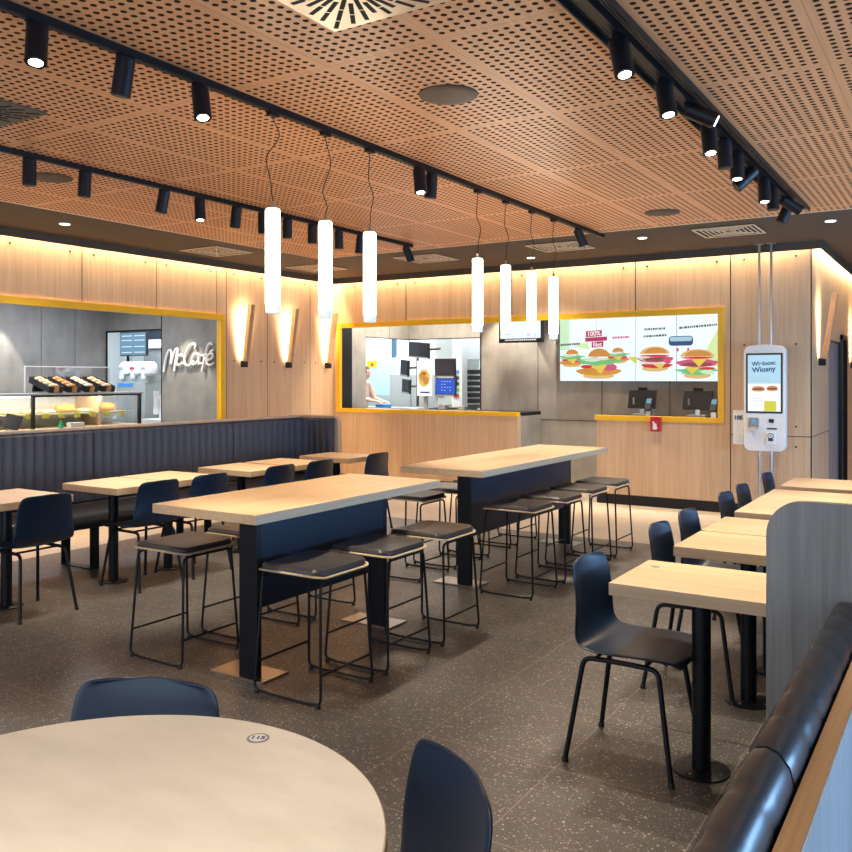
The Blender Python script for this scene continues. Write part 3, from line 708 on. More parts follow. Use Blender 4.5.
def burger(cx, z0, s, kind):
    """layered food picture on the screen; s half width"""
    L = []
    if kind == 'chicken':
        L += [(blob(cx, z0 + .04 * s, .8 * s, .13 * s), 'a_bunlt'), (blob(cx, z0 + .24 * s, 1.15 * s, .18 * s, wob=.05), 'a_chick'), (blob(cx + .55 * s, z0 + .42 * s, .38 * s, .16 * s), 'a_pink'), ([(cx - .45 * s, z0 + .55 * s), (cx + .5 * s, z0 + .60 * s), (cx + .12 * s, z0 + .12 * s)], 'a_cheese'),
              (blob(cx, z0 + .68 * s, 1.1 * s, .17 * s, wob=.22, ph=1), 'a_lett'), (blob(cx - .3 * s, z0 + .74 * s, .5 * s, .07 * s, wob=.3), 'a_mint'), (blob(cx - .5 * s, z0 + .3 * s, .45 * s, .06 * s, wob=.2), 'a_bun'), (blob(cx - .6 * s, z0 + .45 * s, .3 * s, .08 * s), 'a_red'), (blob(cx, z0 + .78 * s, .55 * s, .06 * s), 'a_cream'), (blob(cx + .05 * s, z0 + .88 * s, .55 * s, .36 * s, a1=180), 'a_bun')]
    elif kind == 'beef':
        L += [(blob(cx, z0 + .16 * s, .72 * s, .16 * s), 'a_bunlt'), (blob(cx + .1 * s, z0 + .3 * s, .85 * s, .13 * s, wob=.08), 'a_red'), ([(cx - .2 * s, z0 + .42 * s), (cx + .6 * s, z0 + .42 * s), (cx + .3 * s, z0 + .12 * s)], 'a_cheese'), (blob(cx, z0 + .42 * s, .9 * s, .06 * s), 'a_cream'),
              (blob(cx, z0 + .62 * s, .98 * s, .17 * s, wob=.08), 'a_pink'), (blob(cx - .55 * s, z0 + .66 * s, .4 * s, .10 * s, wob=.3), 'a_cream'), (blob(cx + .1 * s, z0 + .60 * s, .75 * s, .09 * s, wob=.15), 'a_meat'), (blob(cx + .7 * s, z0 + .55 * s, .25 * s, .16 * s, wob=.3), 'a_pink'), (blob(cx, z0 + .78 * s, .85 * s, .04 * s), 'a_red'), (blob(cx, z0 + .86 * s, .8 * s, .36 * s, a1=180), 'a_bunlt'), (blob(cx + .05 * s, z0 + .9 * s, .6 * s, .27 * s, a1=180), 'a_bun')]
    elif kind == 'double':
        L += [(blob(cx, z0 + .10 * s, .68 * s, .15 * s), 'a_bunlt'), (blob(cx, z0 + .30 * s, 1.0 * s, .17 * s, wob=.25), 'a_lett'), (blob(cx + .5 * s, z0 + .26 * s, .4 * s, .09 * s, wob=.3), 'a_mint'), ([(cx - .6 * s, z0 + .48 * s), (cx + .15 * s, z0 + .48 * s), (cx - .25 * s, z0 + .15 * s)], 'a_cheese'), (blob(cx + .5 * s, z0 + .42 * s, .4 * s, .06 * s), 'a_red'),
              (blob(cx, z0 + .66 * s, 1.05 * s, .19 * s, wob=.08), 'a_pink'), (blob(cx, z0 + .60 * s, .75 * s, .09 * s), 'a_meat'), ([(cx - .3 * s, z0 + .86 * s), (cx + .5 * s, z0 + .86 * s), (cx + .1 * s, z0 + .48 * s)], 'a_cheese'), (blob(cx, z0 + .9 * s, .8 * s, .05 * s), 'a_red'), (blob(cx, z0 + .95 * s, .84 * s, .34 * s, a1=180), 'a_bunlt'), (blob(cx + .05 * s, z0 + .98 * s, .66 * s, .26 * s, a1=180), 'a_bun')]
    for i, (p, m) in enumerate(L): flat('food_picture', [(u, z0 + (v - z0) * 1.10) for u, v in p], m, 2 + i)
flat('picture_tint', [(xs[0] + .005, 1.9), (xs[0] + .14, 1.9), (xs[0] + .14, 2.33), (xs[0] + .005, 2.33)], 'a_mint', 0)
flat('picture_tint', [(-4.45, 1.95), (-4.2, 1.9), (-4.25, 2.0)], 'a_lime', 0)
flat('picture_tint', [(-2.80, 1.72), (-2.56, 1.66), (-2.56, 2.15)], 'a_lime', 0)
flat('picture_tint', [(-3.70, 1.80), (-3.58, 1.80), (-3.58, 1.70)], 'a_yel', 0)
burger(-4.46, 1.69, .16, 'chicken'); burger(-3.83, 1.73, .14, 'chicken'); burger(-4.09, 1.545, .27, 'chicken'); burger(-3.345, 1.61, .235, 'beef'); burger(-2.82, 1.535, .245, 'double')
for (a, b, z0, z1, r) in ((-4.26, -4.04, 2.065, 2.145, .04), (-4.27, -3.97, 2.005, 2.058, .04), (-4.18, -4.02, 1.925, 2.0, .04)):
    flat('price_banner', [(a, z0), (b, z0 + .01), (b, z1 + .01), (a, z1)], 'a_mag', 8)
text('100%', .085, 'a_white', t, facing_y(-4.15, YS - .014, 2.108, .04), ext=.0005, bold=.01)
text('filet', .08, 'a_white', t, facing_y(-4.10, YS - .014, 1.964, .04), ext=.0005, bold=.01)
for (xa, xb, z, r, mt) in ((-3.48, -3.22, 2.145, .02, 'a_dark'), (-3.49, -3.20, 2.055, .04, 'a_dark'), (-3.04, -2.60, 2.15, .06, 'a_dark'), (-4.62, -4.36, 1.97, .05, 'a_dark'), (-3.90, -3.68, 2.05, .02, 'a_pink')):
    bm = bmesh.new(); x = xa
    while x < xb:
        w = random.uniform(.012, .035); zz = z + (x - xa) * r; box(bm, x, x + w, YS - .004, YS - .003, zz - .013, zz + .013); x += w + .008
    ob('small_lettering', bm, mt, t)
flat('price_badge', rrect(-3.17, -2.87, 1.93, 2.05, .04), 'a_navy', 3); flat('price_badge', rrect(-3.155, -2.885, 1.985, 2.04, .02), 'a_sky', 4)
for x in (-3.06, -2.93): bx('price_mark', (x - .012, x + .012, YS - .004, YS - .003, 1.86, 1.90), 'a_red', t)

# small hanging tv
t = thing('wall_television', 'small wall television with white screen behind the pendants', 'television', (0, 0, 0))
bx('frame', (-5.455, -4.80, 10.48, 10.53, 2.01, 2.36), 'black', t, .004); bx('screen', (-5.43, -4.83, 10.474, 10.481, 2.065, 2.34), 'scr_white', t)
bx('bracket', (-5.1, -5.0, 10.53, 10.789, 2.15, 2.22), 'black', t)
bm = bmesh.new()
x = -5.36
while x < -4.90: w = random.uniform(.01, .03); box(bm, x, x + w, 10.476, 10.4795, 2.036, 2.052); x += w + .008
ob('caption_strip', bm, 'a_white', t)

# counter tops
tag(bx('service_worktop', [(-7.80, -4.966, YB + .061, 10.78, 1.035, 1.075)], 'steelblk', bevel=.003), 'dark counter top of the kitchen pass behind the yellow edge, left', 'worktop')
tag(bx('counter_side_panel', [(-4.985, -4.962, YB + .105, 10.775, 0, 1.03)], 'conc'), 'grey end panel closing the left counter by the walkway', 'panel')
tag(bx('service_worktop', [(-3.875, -2.43, YB + .061, 10.60, 1.02, 1.068)], 'scr_dark', bevel=.003), 'dark counter top carrying the two tills under the menu board', 'worktop')

# tills
def till(x, lab):
    t = thing('cash_register', lab, 'till', (x, 10.30, 1.069), 0, 'black tills on the counter')
    m = Matrix.Translation((0, 0, .20)) @ Matrix.Rotation(math.radians(-14), 4, 'X')
    bm = bmesh.new(); box(bm, -.17, .17, -.018, .018, -.115, .115, m); ob('monitor', bm, 'black', t, bevel=.006)
    bm = bmesh.new(); box(bm, -.055, .055, -.022, .014, .115, .145, m); ob('customer_display', bm, 'trackblk', t, bevel=.004)
    bx('stand', (-.03, .03, -.01, .06, .02, .19), 'steel', t, .004); bx('base', (-.11, .11, -.09, .12, 0, .022), 'gray', t, .004)
    bx('cable_cover', (-.105, -.085, -.04, -.035, .14, .22), 'gray', t)
till(-3.39, 'black till on the counter, the left one above the red box'); till(-2.72, 'black till on the counter, the right one beside the yellow jamb')
def cardterm(x, y, lab):
    t = thing('card_terminal', lab, 'card terminal', (x, y, 1.069), 0, 'card terminals')
    m = Matrix.Translation((0, 0, .14)) @ Matrix.Rotation(math.radians(-35), 4, 'X')
    bx('stand', (-.03, .03, -.02, .05, 0, .11), 'steel', t, .003); bm = bmesh.new(); box(bm, -.038, .038, -.015, .02, -.08, .09, m); ob('body', bm, 'black', t, bevel=.006)
    bm = bmesh.new(); box(bm, -.028, .028, -.018, -.014, .01, .075, m); ob('screen', bm, 'scr_pale', t)
cardterm(-3.26, 10.14, 'card terminal on stand just right of the left till'); cardterm(-2.50, 10.16, 'card terminal tucked against the right yellow jamb')
t = thing('donation_box', 'small red box hanging on the yellow counter edge below the left till', 'box', (-3.125, YB - .03, 0))
bx('body', (-.06, .06, -.06, .0, .90, 1.075), 'red', t, .004)
bx('face_label', (-.045, .045, -.063, -.060, .915, 1.03), 'red', t)
bm = bmesh.new(); prism(bm, [(-.03, .925), (.02, .925), (.03, .95), (.018, .965), (.02, .99), (-.005, 1.0), (-.012, 1.02), (-.028, 1.02), (-.025, .97)], lambda u, v, d: (u, d, v), -.066, -.063); ob('white_emblem', bm, 'white', t)

# ------------------------------------------------------------------ kiosk
t = thing('ordering_kiosk', 'white self-order kiosk with tall lit screen hung on two steel posts', 'kiosk', (0, 0, 0))
KY = 9.66
x0, x1 = -2.062, -1.642
out = rrect(x0, x1, .755, 1.862, .055, 6)
# gentle crown along the top and bottom edges
def crown(p):
    u, v = p; c = 1 - ((u - (x0 + x1) / 2) / .22) ** 2
    return (u, v + (.022 * c if v > 1.85 else (-.012 * c if v < .76 else 0)))
top = [(x0 + .055 + (x1 - x0 - .11) * i / 6, 1.862) for i in range(6, -1, -1)]
poly = []
for p in out: poly.append(crown(p))
poly = [p for p in poly]
full = []
for i, p in enumerate(poly):
    full.append(p)
    if i == 6 - 0 and True:
        for q in top[1:-1]: full.append(crown(q))
bm = bmesh.new(); prism(bm, full, lambda u, v, d: (u, d, v), KY, KY + .12); ob('body', bm, 'white', t, bevel=.008)
bx('screen_bezel', (-2.037, -1.667, KY - .006, KY + .001, 1.155, 1.795), 'black', t, .002)
bx('screen', (-2.018, -1.686, KY - .009, KY - .006, 1.175, 1.775), 'scr_kiosk', t)
def kf(name, poly, mat, lay): return flat(name, poly, mat, lay, t, KY - .008)
kf('picture_lower', [(-2.017, 1.176), (-1.687, 1.176), (-1.687, 1.47), (-2.017, 1.47)], 'a_white', 0)
kf('yellow_panel', [(-1.85, 1.178), (-1.73, 1.178), (-1.73, 1.285), (-1.85, 1.287)], 'a_yel', 2)
for cx, cz, s in ((-1.91, 1.41, .07), (-1.77, 1.415, .06)):
    for i, (p, m) in enumerate(((blob(cx, cz - .012, s * .9, .014), 'a_bunlt'), (blob(cx, cz, s, .012), 'a_meat'), (blob(cx, cz + .010, s * .9, .022, a1=180), 'a_bun'))): kf('food_picture', p, m, 2 + i)
text('Wieloosc', .062, 'a_navy', t, facing_y(-1.855, KY - .0135, 1.685, .07), ext=.0003); text('Wiosny', .075, 'a_navy', t, facing_y(-1.855, KY - .0135, 1.620, .08), ext=.0003)
bm = bmesh.new()
for z in (1.54, 1.525, 1.505, 1.49, 1.31, 1.29, 1.24):
    x = -1.96
    while x < (-1.80 if z > 1.4 else -1.86): w = random.uniform(.008, .02); box(bm, x, x + w, KY - .0125, KY - .0115, z - .002, z + .002); x += w + .005
ob('small_lettering', bm, 'a_sky', t)
p = bx('card_reader', (-2.005, -1.905, KY - .04, KY, 1.005, 1.105), 'gray', t, .006); bx('reader_screen', (-1.975, -1.93, KY - .043, KY - .040, 1.04, 1.095), 'scr_pale', p); bx('reader_keys', (-1.99, -1.925, KY - .045, KY, .96, 1.01), 'champ', p, .004)
bx('scanner', (-1.805, -1.755, KY - .01, KY, 1.055, 1.095), 'black', t); bx('receipt_slot', (-1.825, -1.725, KY - .006, KY, .985, 1.0), 'black', t)
h = bx('ticket_holder', (-1.83, -1.735, KY - .03, KY, .825, .955), 'white', t, .004)
bm = bmesh.new(); lathe(bm, [(.030, 0), (.030, .002)], (-1.782, KY - .032, .918), 24, Matrix.Rotation(PI / 2, 4, 'X')); ob('badge_ring', bm, 'ink', h)
bm = bmesh.new(); lathe(bm, [(.023, 0), (.023, .002)], (-1.782, KY - .0335, .918), 24, Matrix.Rotation(PI / 2, 4, 'X')); ob('badge_centre', bm, 'white', h)
bx('badge_ribbon', [(-1.806, -1.758, KY - .033, KY - .031, .862, .892)], 'ink', h)
bm = bmesh.new(); prism(bm, [(-1.792, .925), (-1.772, .925), (-1.782, .905)], lambda u, v, d: (u, d, v), KY - .0365, KY - .0355); ob('badge_mark', bm, 'ink', h)
for x in (-1.935, -1.813):
    tb('post', [(x, 9.83, 0.006), (x, 9.83, ZC - .006)], .014, 'steel', t, 12); bx('post_flange', (x - .045, x + .045, 9.80, 9.86, ZC - .006, ZC), 'steel', t); bx('floor_flange', (x - .045, x + .045, 9.80, 9.86, 0, .006), 'steel', t)
bx('rear_mount', (-1.95, -1.76, KY + .12, 9.83, 1.1, 1.6), 'gray', t)
t = thing('number_sign', 'narrow white sign reading 105 beside the kiosk', 'sign', (0, 0, 0))
bx('board', (-2.195, -2.085, 9.76, 9.775, .805, 1.178), 'white', t, .002); bx('mount', (-2.16, -2.072, 9.775, 9.80, 1.0, 1.04), 'gray', t)
text('105', .062, 'ink', t, facing_y(-2.14, 9.759, 1.095), ext=.0004, bold=.05)

# ------------------------------------------------------------------ cafe sign
t = thing('cafe_sign', 'white script sign reading McCafé on the grey cafe wall', 'sign', (0, 0, 0))
ST = {'M': [[(432, 392), (440, 335), (452, 285), (466, 255), (478, 252), (482, 275), (478, 345), (492, 290), (508, 250), (518, 245), (520, 265), (508, 325), (500, 385)]],
      'c': [[(553, 295), (545, 282), (528, 290), (515, 320), (518, 345), (533, 350), (552, 335)]],
      'C': [[(628, 248), (634, 228), (622, 216), (600, 225), (578, 262), (565, 305), (568, 340), (585, 354), (607, 344), (622, 325)]],
      'a': [[(655, 288), (640, 278), (622, 290), (611, 320), (615, 342), (630, 345), (648, 320), (657, 288), (652, 325), (657, 343), (670, 336)]],
      'f': [[(735, 228), (728, 215), (712, 222), (700, 255), (688, 310), (674, 390)], [(668, 292), (714, 284)]],
      'é': [[(700, 322), (722, 315), (738, 298), (734, 280), (718, 282), (703, 305), (701, 332), (712, 350), (730, 348), (743, 335)], [(722, 268), (742, 256)]]}
for k, ss in ST.items():
    bm = bmesh.new()
    for s in ss:
        P = [Vector((-9.215 + (u - 430) * .00305, 7.915, 1.617 + (390 - v) * .00208)) for u, v in s]
        Q = []
        for i in range(len(P) - 1):
            p0, p1, p2, p3 = P[max(i - 1, 0)], P[i], P[i + 1], P[min(i + 2, len(P) - 1)]
            for j in range(4):
                q = j / 4; Q.append(.5 * ((2 * p1) + (p2 - p0) * q + (2 * p0 - 5 * p1 + 4 * p2 - p3) * q * q + (3 * p1 - p0 - 3 * p2 + p3) * q ** 3))
        Q.append(P[-1]); tube(bm, Q, .017, 10)
    ob('letter', bm, 'lettering', t, smooth='auto')

# ------------------------------------------------------------------ cafe counter, display case, bakery
tag(bx('cafe_counter', [(-9.75, -8.54, 3.6, 7.30, 0, .93)], 'greyst', bevel=.004), 'grey cafe counter carrying the pastry display case', 'counter')
t = thing('pastry_display', 'glass pastry display case with black posts on the cafe counter', 'display case', (0, 0, .93))
bx('top_shelf', (-9.35, -8.76, 4.6, 7.20, .405, .425), 'greyst', t); bx('case_floor', (-9.35, -8.76, 4.6, 7.2, 0, .03), 'sand', t); bx('rear_wall', (-9.36, -9.34, 4.6, 7.2, .03, .405), 'kitwhite', t)
for y in (5.72, 7.165): bx('post', (-8.80, -8.765, y - .02, y + .015, .03, .405), 'black', t)
bx('post', (-8.80, -8.765, 4.6, 4.63, .03, .405), 'black', t); bx('front_rail', (-8.80, -8.76, 5.70, 7.18, .385, .408), 'black', t)
bx('front_glass', (-8.772, -8.766, 4.63, 7.14, .03, .385), 'glass', t); bx('inner_shelf', (-9.3, -8.86, 4.65, 7.12, .175, .19), 'greyst', t)
bx('shelf_light', (-9.0, -8.97, 4.7, 7.1, .380, .392), 'down', t)
bx('divider', (-9.3, -8.86, 6.62, 6.66, .03, .39), 'oak_pale', t)
k = 0
for i in range(9):
    y = 5.30 + i * .205
    tag(bx('price_tag', (-8.852, -8.842, y - .04, y + .04, 1.07, 1.13), 'tagy', bevel=.002), f'small yellow-green price tag on the pastry shelf, {nm[i]} from the left', 'price tag', 'price tags in the pastry case')
places = ['left end', 'left part', 'just left of middle', 'middle', 'just right of middle', 'right part', 'right end']
for i, (y, sc, mt) in enumerate(((5.32, .09, 'sand'), (5.58, .09, 'bun'), (5.84, .08, 'bun'), (6.07, .08, 'sand'), (6.30, .10, 'bread'), (6.55, .085, 'bun'), (6.86, .10, 'bread'))):
    bm = bmesh.new(); lathe(bm, [(.3, 0), (.9, .12), (1, .4), (.8, .8), (.3, 1.0)], (0, 0, 0), 16)
    o = ob('pastry', bm, mt, None, smooth=True, loc=(-9.05, y, 1.121)); o.scale = (sc * 1.1, sc * 1.25, sc * (1.1 if mt == 'bread' else .6))
    tag(o, f'{"golden" if mt == "bread" else "pale"} pastry on the glass case shelf, {places[i]}', 'pastry', 'pastries in the glass case')
for i in range(4):
    y = 6.02 + i * .235
    t = thing('bread_tray', f'tilted black tray of baked goods on the display case, {nm[i]} from the left', 'tray', (-9.0, y, 1.357), 0, 'black trays on the display case')
    m = Matrix.Translation((0, 0, .075)) @ Matrix.Rotation(math.radians(17), 4, 'Y')
    bm = bmesh.new()
    for q in ((-.20, .20, -.09, .09, -.012, 0), (-.20, .20, -.09, -.082, 0, .06), (-.20, .20, .082, .09, 0, .06), (.192, .20, -.09, .09, 0, .06), (-.20, -.192, -.09, .09, 0, .06)): box(bm, *q, m)
    ob('tray', bm, 'black', t)
    bm = bmesh.new(); box(bm, -.14, -.12, -.07, .07, -.10, -.012, m); ob('tray_support', bm, 'black', t)
    bm = bmesh.new(); box(bm, .201, .206, -.03, .03, -.01, .055, m); ob('orange_tag', bm, 'bread', t)
    for j in range(4):
        bm = bmesh.new(); lathe(bm, [(.2, -.9), (.7, -.6), (1, 0), (.7, .6), (.2, .9)], (0, 0, 0), 12, Matrix.Rotation(PI / 2, 4, 'X'))
        o = ob('pastry', bm, ['bun', 'bread', 'sand', 'bun'][i], t, smooth=True); o.location = m @ Vector((-.14 + .09 * j, random.uniform(-.01, .01), .045)); o.scale = (.042, .075, .034)
t = thing('sneeze_guard', 'clear glass guard above the bread trays', 'glass screen', (0, 0, 0))
bx('pane', (-9.30, -9.294, 5.95, 7.12, 1.36, 1.665), 'glass', t); bx('edge_rail', [(-9.304, -9.29, 5.95, 7.12, 1.660, 1.672)], 'white', t); bx('edge_rail', [(-9.304, -9.29, 5.945, 5.955, 1.36, 1.665)], 'white', t)
t = thing('counter_tablet', 'black tablet till tilted at the left end of the cafe counter', 'tablet', (-8.635, 5.38, .931))
m = Matrix.Translation((0, 0, .12)) @ Matrix.Rotation(math.radians(-25), 4, 'X') @ Matrix.Rotation(.5, 4, 'Z')
bm = bmesh.new(); box(bm, -.09, .09, -.01, .01, -.07, .09, m); ob('screen', bm, 'black', t); bx('stand', (-.02, .02, -.01, .05, 0, .1), 'white', t); bx('base', (-.06, .06, -.06, .08, 0, .012), 'white', t)
tag(lt('syrup_bottle', [(.03, 0), (.03, .07), (.012, .10), (.012, .12)], 'green', None, (-8.69, 6.0, .93), 16), 'small green item on the cafe counter in front of the display', 'bottle')
tag(bx('sugar_box', (-8.73, -8.65, 6.10, 6.28, .93, 1.02), 'white', bevel=.004), 'small white box beside the green item on the cafe counter', 'box')

# pantry behind the cafe doorway
t = thing('pantry_screen', 'pale blue order screen hanging in the cafe doorway', 'screen', (0, 0, 0))
bx('frame', (-11.50, -10.87, 9.0, 9.04, 1.88, 2.26), 'black', t); bx('screen', (-11.485, -10.885, 8.992, 9.0, 1.895, 2.245), 'scr_pale', t)
for a in (-11.44, -11.14):
    for z in (1.93, 2.02, 2.12, 2.19): bx('text_line', (a, a + .24, 8.988, 8.991, z, z + .012), 'a_white', t); bx('stem', (-11.35, -11.31, 9.01, 9.03, 1.72, 1.88), 'black', t)
bx('pole', (-11.345, -11.315, 9.01, 9.03, 2.26, 2.70), 'black', t)
t = thing('slush_machine', 'drinks machine with three clear round bowls in the cafe doorway', 'drinks machine', (0, 0, 0))
bx('base_cabinet', (-11.27, -10.60, 8.75, 9.25, .9, 1.46), 'greyst', t, .01); bx('blue_label', (-11.23, -10.88, 8.742, 8.75, 1.40, 1.45), 'bluestrip', t)
for x in (-11.13, -10.87, -10.62):
    b = lt('bowl', [(.06, 1.56), (.115, 1.60), (.125, 1.68), (.115, 1.74), (.07, 1.78)], 'white', t, (x, 8.85, 0), 20); bx('tap', (x - .03, x + .03, 8.72, 8.76, 1.52, 1.60), 'white', b); bx('bowl_label', (x - .05, x + .05, 8.722, 8.73, 1.66, 1.70), 'red' if x == -10.87 else 'greyst', b)
bx('column', (-11.2, -10.6, 8.8, 9.1, 1.46, 1.57), 'greyst', t)
t = thing('pantry_cabinet', 'grey worktop cabinet under the drinks machine', 'cabinet', (0, 0, 0)); bx('body', (-11.9, -10.42, 8.6, 9.3, 0, .88), 'greyst', t, .005); bx('worktop', (-11.92, -10.40, 8.58, 9.3, .88, .9), 'steel', t)
t = thing('coffee_machine', 'tall dark drinks unit with white hood at the right of the cafe doorway', 'drinks machine', (0, 0, 0))
bx('hood', (-11.60, -10.95, 9.50, 9.94, 2.02, 2.16), 'kitwhite', t); bx('upper_case', (-11.60, -10.95, 9.50, 9.94, 2.16, 2.36), 'scr_dark', t); bx('body', (-11.60, -10.35, 9.55, 9.94, 1.0, 2.02), 'gray', t); bx('dark_front', (-11.1, -10.6, 9.53, 9.55, 1.3, 1.95), 'black', t)
for i, (x, z) in enumerate(((-10.05, 1.16), (-9.92, 1.10))): tag(lt('paper_cup_stack', [(.045, 0), (.035, .20), (.045, .34)], 'white', None, (x, 8.5, z - .16), 16), ['taller', 'shorter'][i] + ' stack of white paper cups by the cafe doorway', 'cups', 'paper cup stacks')
tag(bx('cup_shelf', (-10.2, -9.35, 8.3, 8.75, .0, .935), 'white', bevel=.004), 'white cabinet under the paper cups inside the cafe doorway', 'cabinet')

# ------------------------------------------------------------------ kitchen contents
def screen(name, x0, x1, z0, z1, y, mat, lab, rot=(0, 0, 0), group=None, arm=None):
    cx, cz = (x0 + x1) / 2, (z0 + z1) / 2; w, h = (x1 - x0) / 2, (z1 - z0) / 2
    t = thing(name, lab, 'monitor', (cx, y, cz), 0, group); m = Matrix.Rotation(rot[2], 4, 'Z') @ Matrix.Rotation(rot[1], 4, 'Y') @ Matrix.Rotation(rot[0], 4, 'X')
    bm = bmesh.new(); box(bm, -w, w, 0, .04, -h, h, m); ob('frame', bm, 'black', t, bevel=.004)
    bm = bmesh.new(); box(bm, -w + .015, w - .015, -.006, .001, -h + .035, h - .015, m); ob('screen', bm, mat, t)
    bm = bmesh.new(); box(bm, -w + .02, w - .02, -.005, .001, -h + .006, -h + .022, m); ob('button_strip', bm, 'gray', t)
    if arm: tb('arm', [(0, .03, 0), (arm[0] - cx, .12, arm[1] - cz)], .018, 'black', t)
    return t
screen('kitchen_monitor', -7.68, -7.29, 1.85, 2.10, 11.6, 'scr_dark', 'dark monitor tilted high in the kitchen window', (.15, .09, 0), 'kitchen monitors', (-7.15, 2.0))
screen('kitchen_monitor', -7.06, -6.69, 1.54, 1.83, 11.4, 'scr_dark', 'dark kitchen monitor directly above the blue one', (.05, 0, 0), 'kitchen monitors', (-7.12, 1.68))
tk = screen('kitchen_monitor', -7.05, -6.68, 1.25, 1.53, 11.4, 'scr_blue', 'lit blue kitchen monitor in the kitchen window', (-.05, 0, 0), 'kitchen monitors', (-7.12, 1.4))
bm = bmesh.new()
for i in range(5):
    for j in range(4):
        if random.random() < .75: box(bm, -.07 + .05 * j, -.045 + .05 * j, -.010, -.008, .08 - .045 * i, .092 - .045 * i)
ob('screen_text', bm, 'a_sky', tk)
screen('kitchen_monitor', -7.80, -7.60, 1.56, 1.82, 11.5, 'scr_dark', 'upper of two grey monitors seen side on, left in the kitchen window', (.05, .12, -.30), 'kitchen monitors', (-7.5, 1.7))
screen('kitchen_monitor', -7.77, -7.57, 1.28, 1.51, 11.5, 'scr_dark', 'lower of two grey monitors seen side on, left in the kitchen window', (.05, .10, -.30), 'kitchen monitors', (-7.5, 1.4))
t = thing('poster_stand', 'white poster holder with an orange food picture in the kitchen window', 'poster', (0, 11.4, 0))
bx('board', (-7.39, -7.115, 0, .03, 1.25, 1.80), 'white', t, .006); bx('lit_face', (-7.38, -7.125, -.001, .0, 1.31, 1.79), 'a_white', t); bx('stand', (-7.28, -7.22, .03, .07, 1.06, 1.25), 'steel', t); bx('foot', (-7.35, -7.15, -.05, .12, 1.04, 1.06), 'steel', t)
for i, (p, mt) in enumerate(((blob(-7.255, 1.53, .105, .135, wob=.06), 'a_cheese'), (blob(-7.28, 1.56, .06, .07, wob=.15), 'a_chick'), (blob(-7.22, 1.49, .055, .06, wob=.15), 'a_bun'), (blob(-7.25, 1.60, .04, .02), 'a_red'))):
    bm = bmesh.new(); prism(bm, p, lambda u, v, q: (u, q, v), -.002 - .001 * i, -.0012 - .001 * i); ob('food_picture', bm, mt, t)
bx('label_strip', (-7.33, -7.15, -.003, 0, 1.29, 1.315), 'ink', t)
tag(bx('monitor_pole', [(-7.09, -7.065, 11.46, 11.50, 1.035, 1.83)], 'greyst'), 'slim grey pole carrying the monitors in the kitchen window', 'pole')
tag(bx('monitor_pole', [(-7.53, -7.50, 11.60, 11.63, 1.075, 1.85)], 'black'), 'short black pole behind the side-on monitors', 'pole')
tag(bx('pass_counter', [(-12.0, -5.93, 12.30, 12.75, .0, 1.02), (-8.62, -8.1, 11.75, 12.30, .0, 1.02)], 'steel', bevel=.005), 'steel pass counter along the foot of the kitchen window', 'counter')
tag(bx('pass_counter', [(-7.94, -5.94, 10.90, 12.03, .98, 1.032)], 'white', bevel=.004), 'white ledge just behind the yellow sill of the kitchen window', 'counter')
t = thing('tray_rack', 'tall steel rack of black heated trays at the right of the kitchen window', 'rack', (0, 12.9, 0))
for x in (-7.34, -6.78): bx('upright', (x - .03, x + .03, 0, .4, 1.02, 2.4), 'steel', t)
bx('top_hood', (-7.37, -6.75, -.02, .4, 1.85, 2.5), 'kitwhite', t)
for i in range(6): bx('tray', (-7.31, -6.81, -.04, .38, 1.10 + .10 * i, 1.17 + .10 * i), 'black', t, .004)
t = thing('tray_rack', 'narrow rack of small coloured controls beside the black trays', 'rack', (0, 12.6, 0))
bx('upright', (-7.47, -7.27, .02, .2, 1.02, 2.5), 'kitwhite', t)
for i, mt in enumerate(('red', 'green', 'black', 'black', 'bluestrip')): bx('control', (-7.43, -7.33, -.01, .02, 1.20 + .1 * i, 1.26 + .1 * i), mt, t)
bx('dark_panel', (-7.75, -7.62, -.01, .02, 1.22, 1.48), 'gray', t)
bx('backing', (-7.8, -7.47, .02, .1, 1.02, 2.5), 'kitwall', t)
t = thing('steel_cabinet', 'steel cabinet with bottles on top, left of the side-on monitors', 'cabinet', (0, 13.0, 0))
bx('body', (-9.03, -8.05, 0, .5, 0, 1.60), 'greyst', t, .01); bx('door_seam', (-8.56, -8.55, -.004, 0, .1, 1.55), 'black', t)
tag(bx('paper_towel_dispenser', (-8.98, -8.70, 13.1, 13.35, 1.60, 1.92), 'white', bevel=.02), 'white dispenser standing on the steel kitchen cabinet', 'dispenser')
t = thing('fryer_hood', 'pale blue panel with a yellow notice beyond the person', 'panel', (0, 13.6, 0)); bx('panel', (-10.6, -9.35, 0, .05, 1.2, 1.92), 'scr_pale', t)
t.children[0].data.materials[0] = plain('pale_blue_panel', (.42, .62, .78), .4)
bx('yellow_notice', (-9.98, -9.74, -.008, 0, 1.74, 1.875), 'yellow', t); bx('notice_mark', (-9.88, -9.82, -.012, -.008, 1.765, 1.82), 'red', t)
for i in range(7):
    x = -6.98 + .17 * i; tag(bx('food_tray', (x - .06, x + .06, 11.2, 11.4, 1.033, 1.033 + (.04, .09, .05, .07, .10, .05, .08)[i]), ('black', 'steel')[i % 2], bevel=.004), f'small food tray on the white kitchen ledge, {nm[i]} left to right under the blue monitor', 'tray', 'food trays on the kitchen ledge')

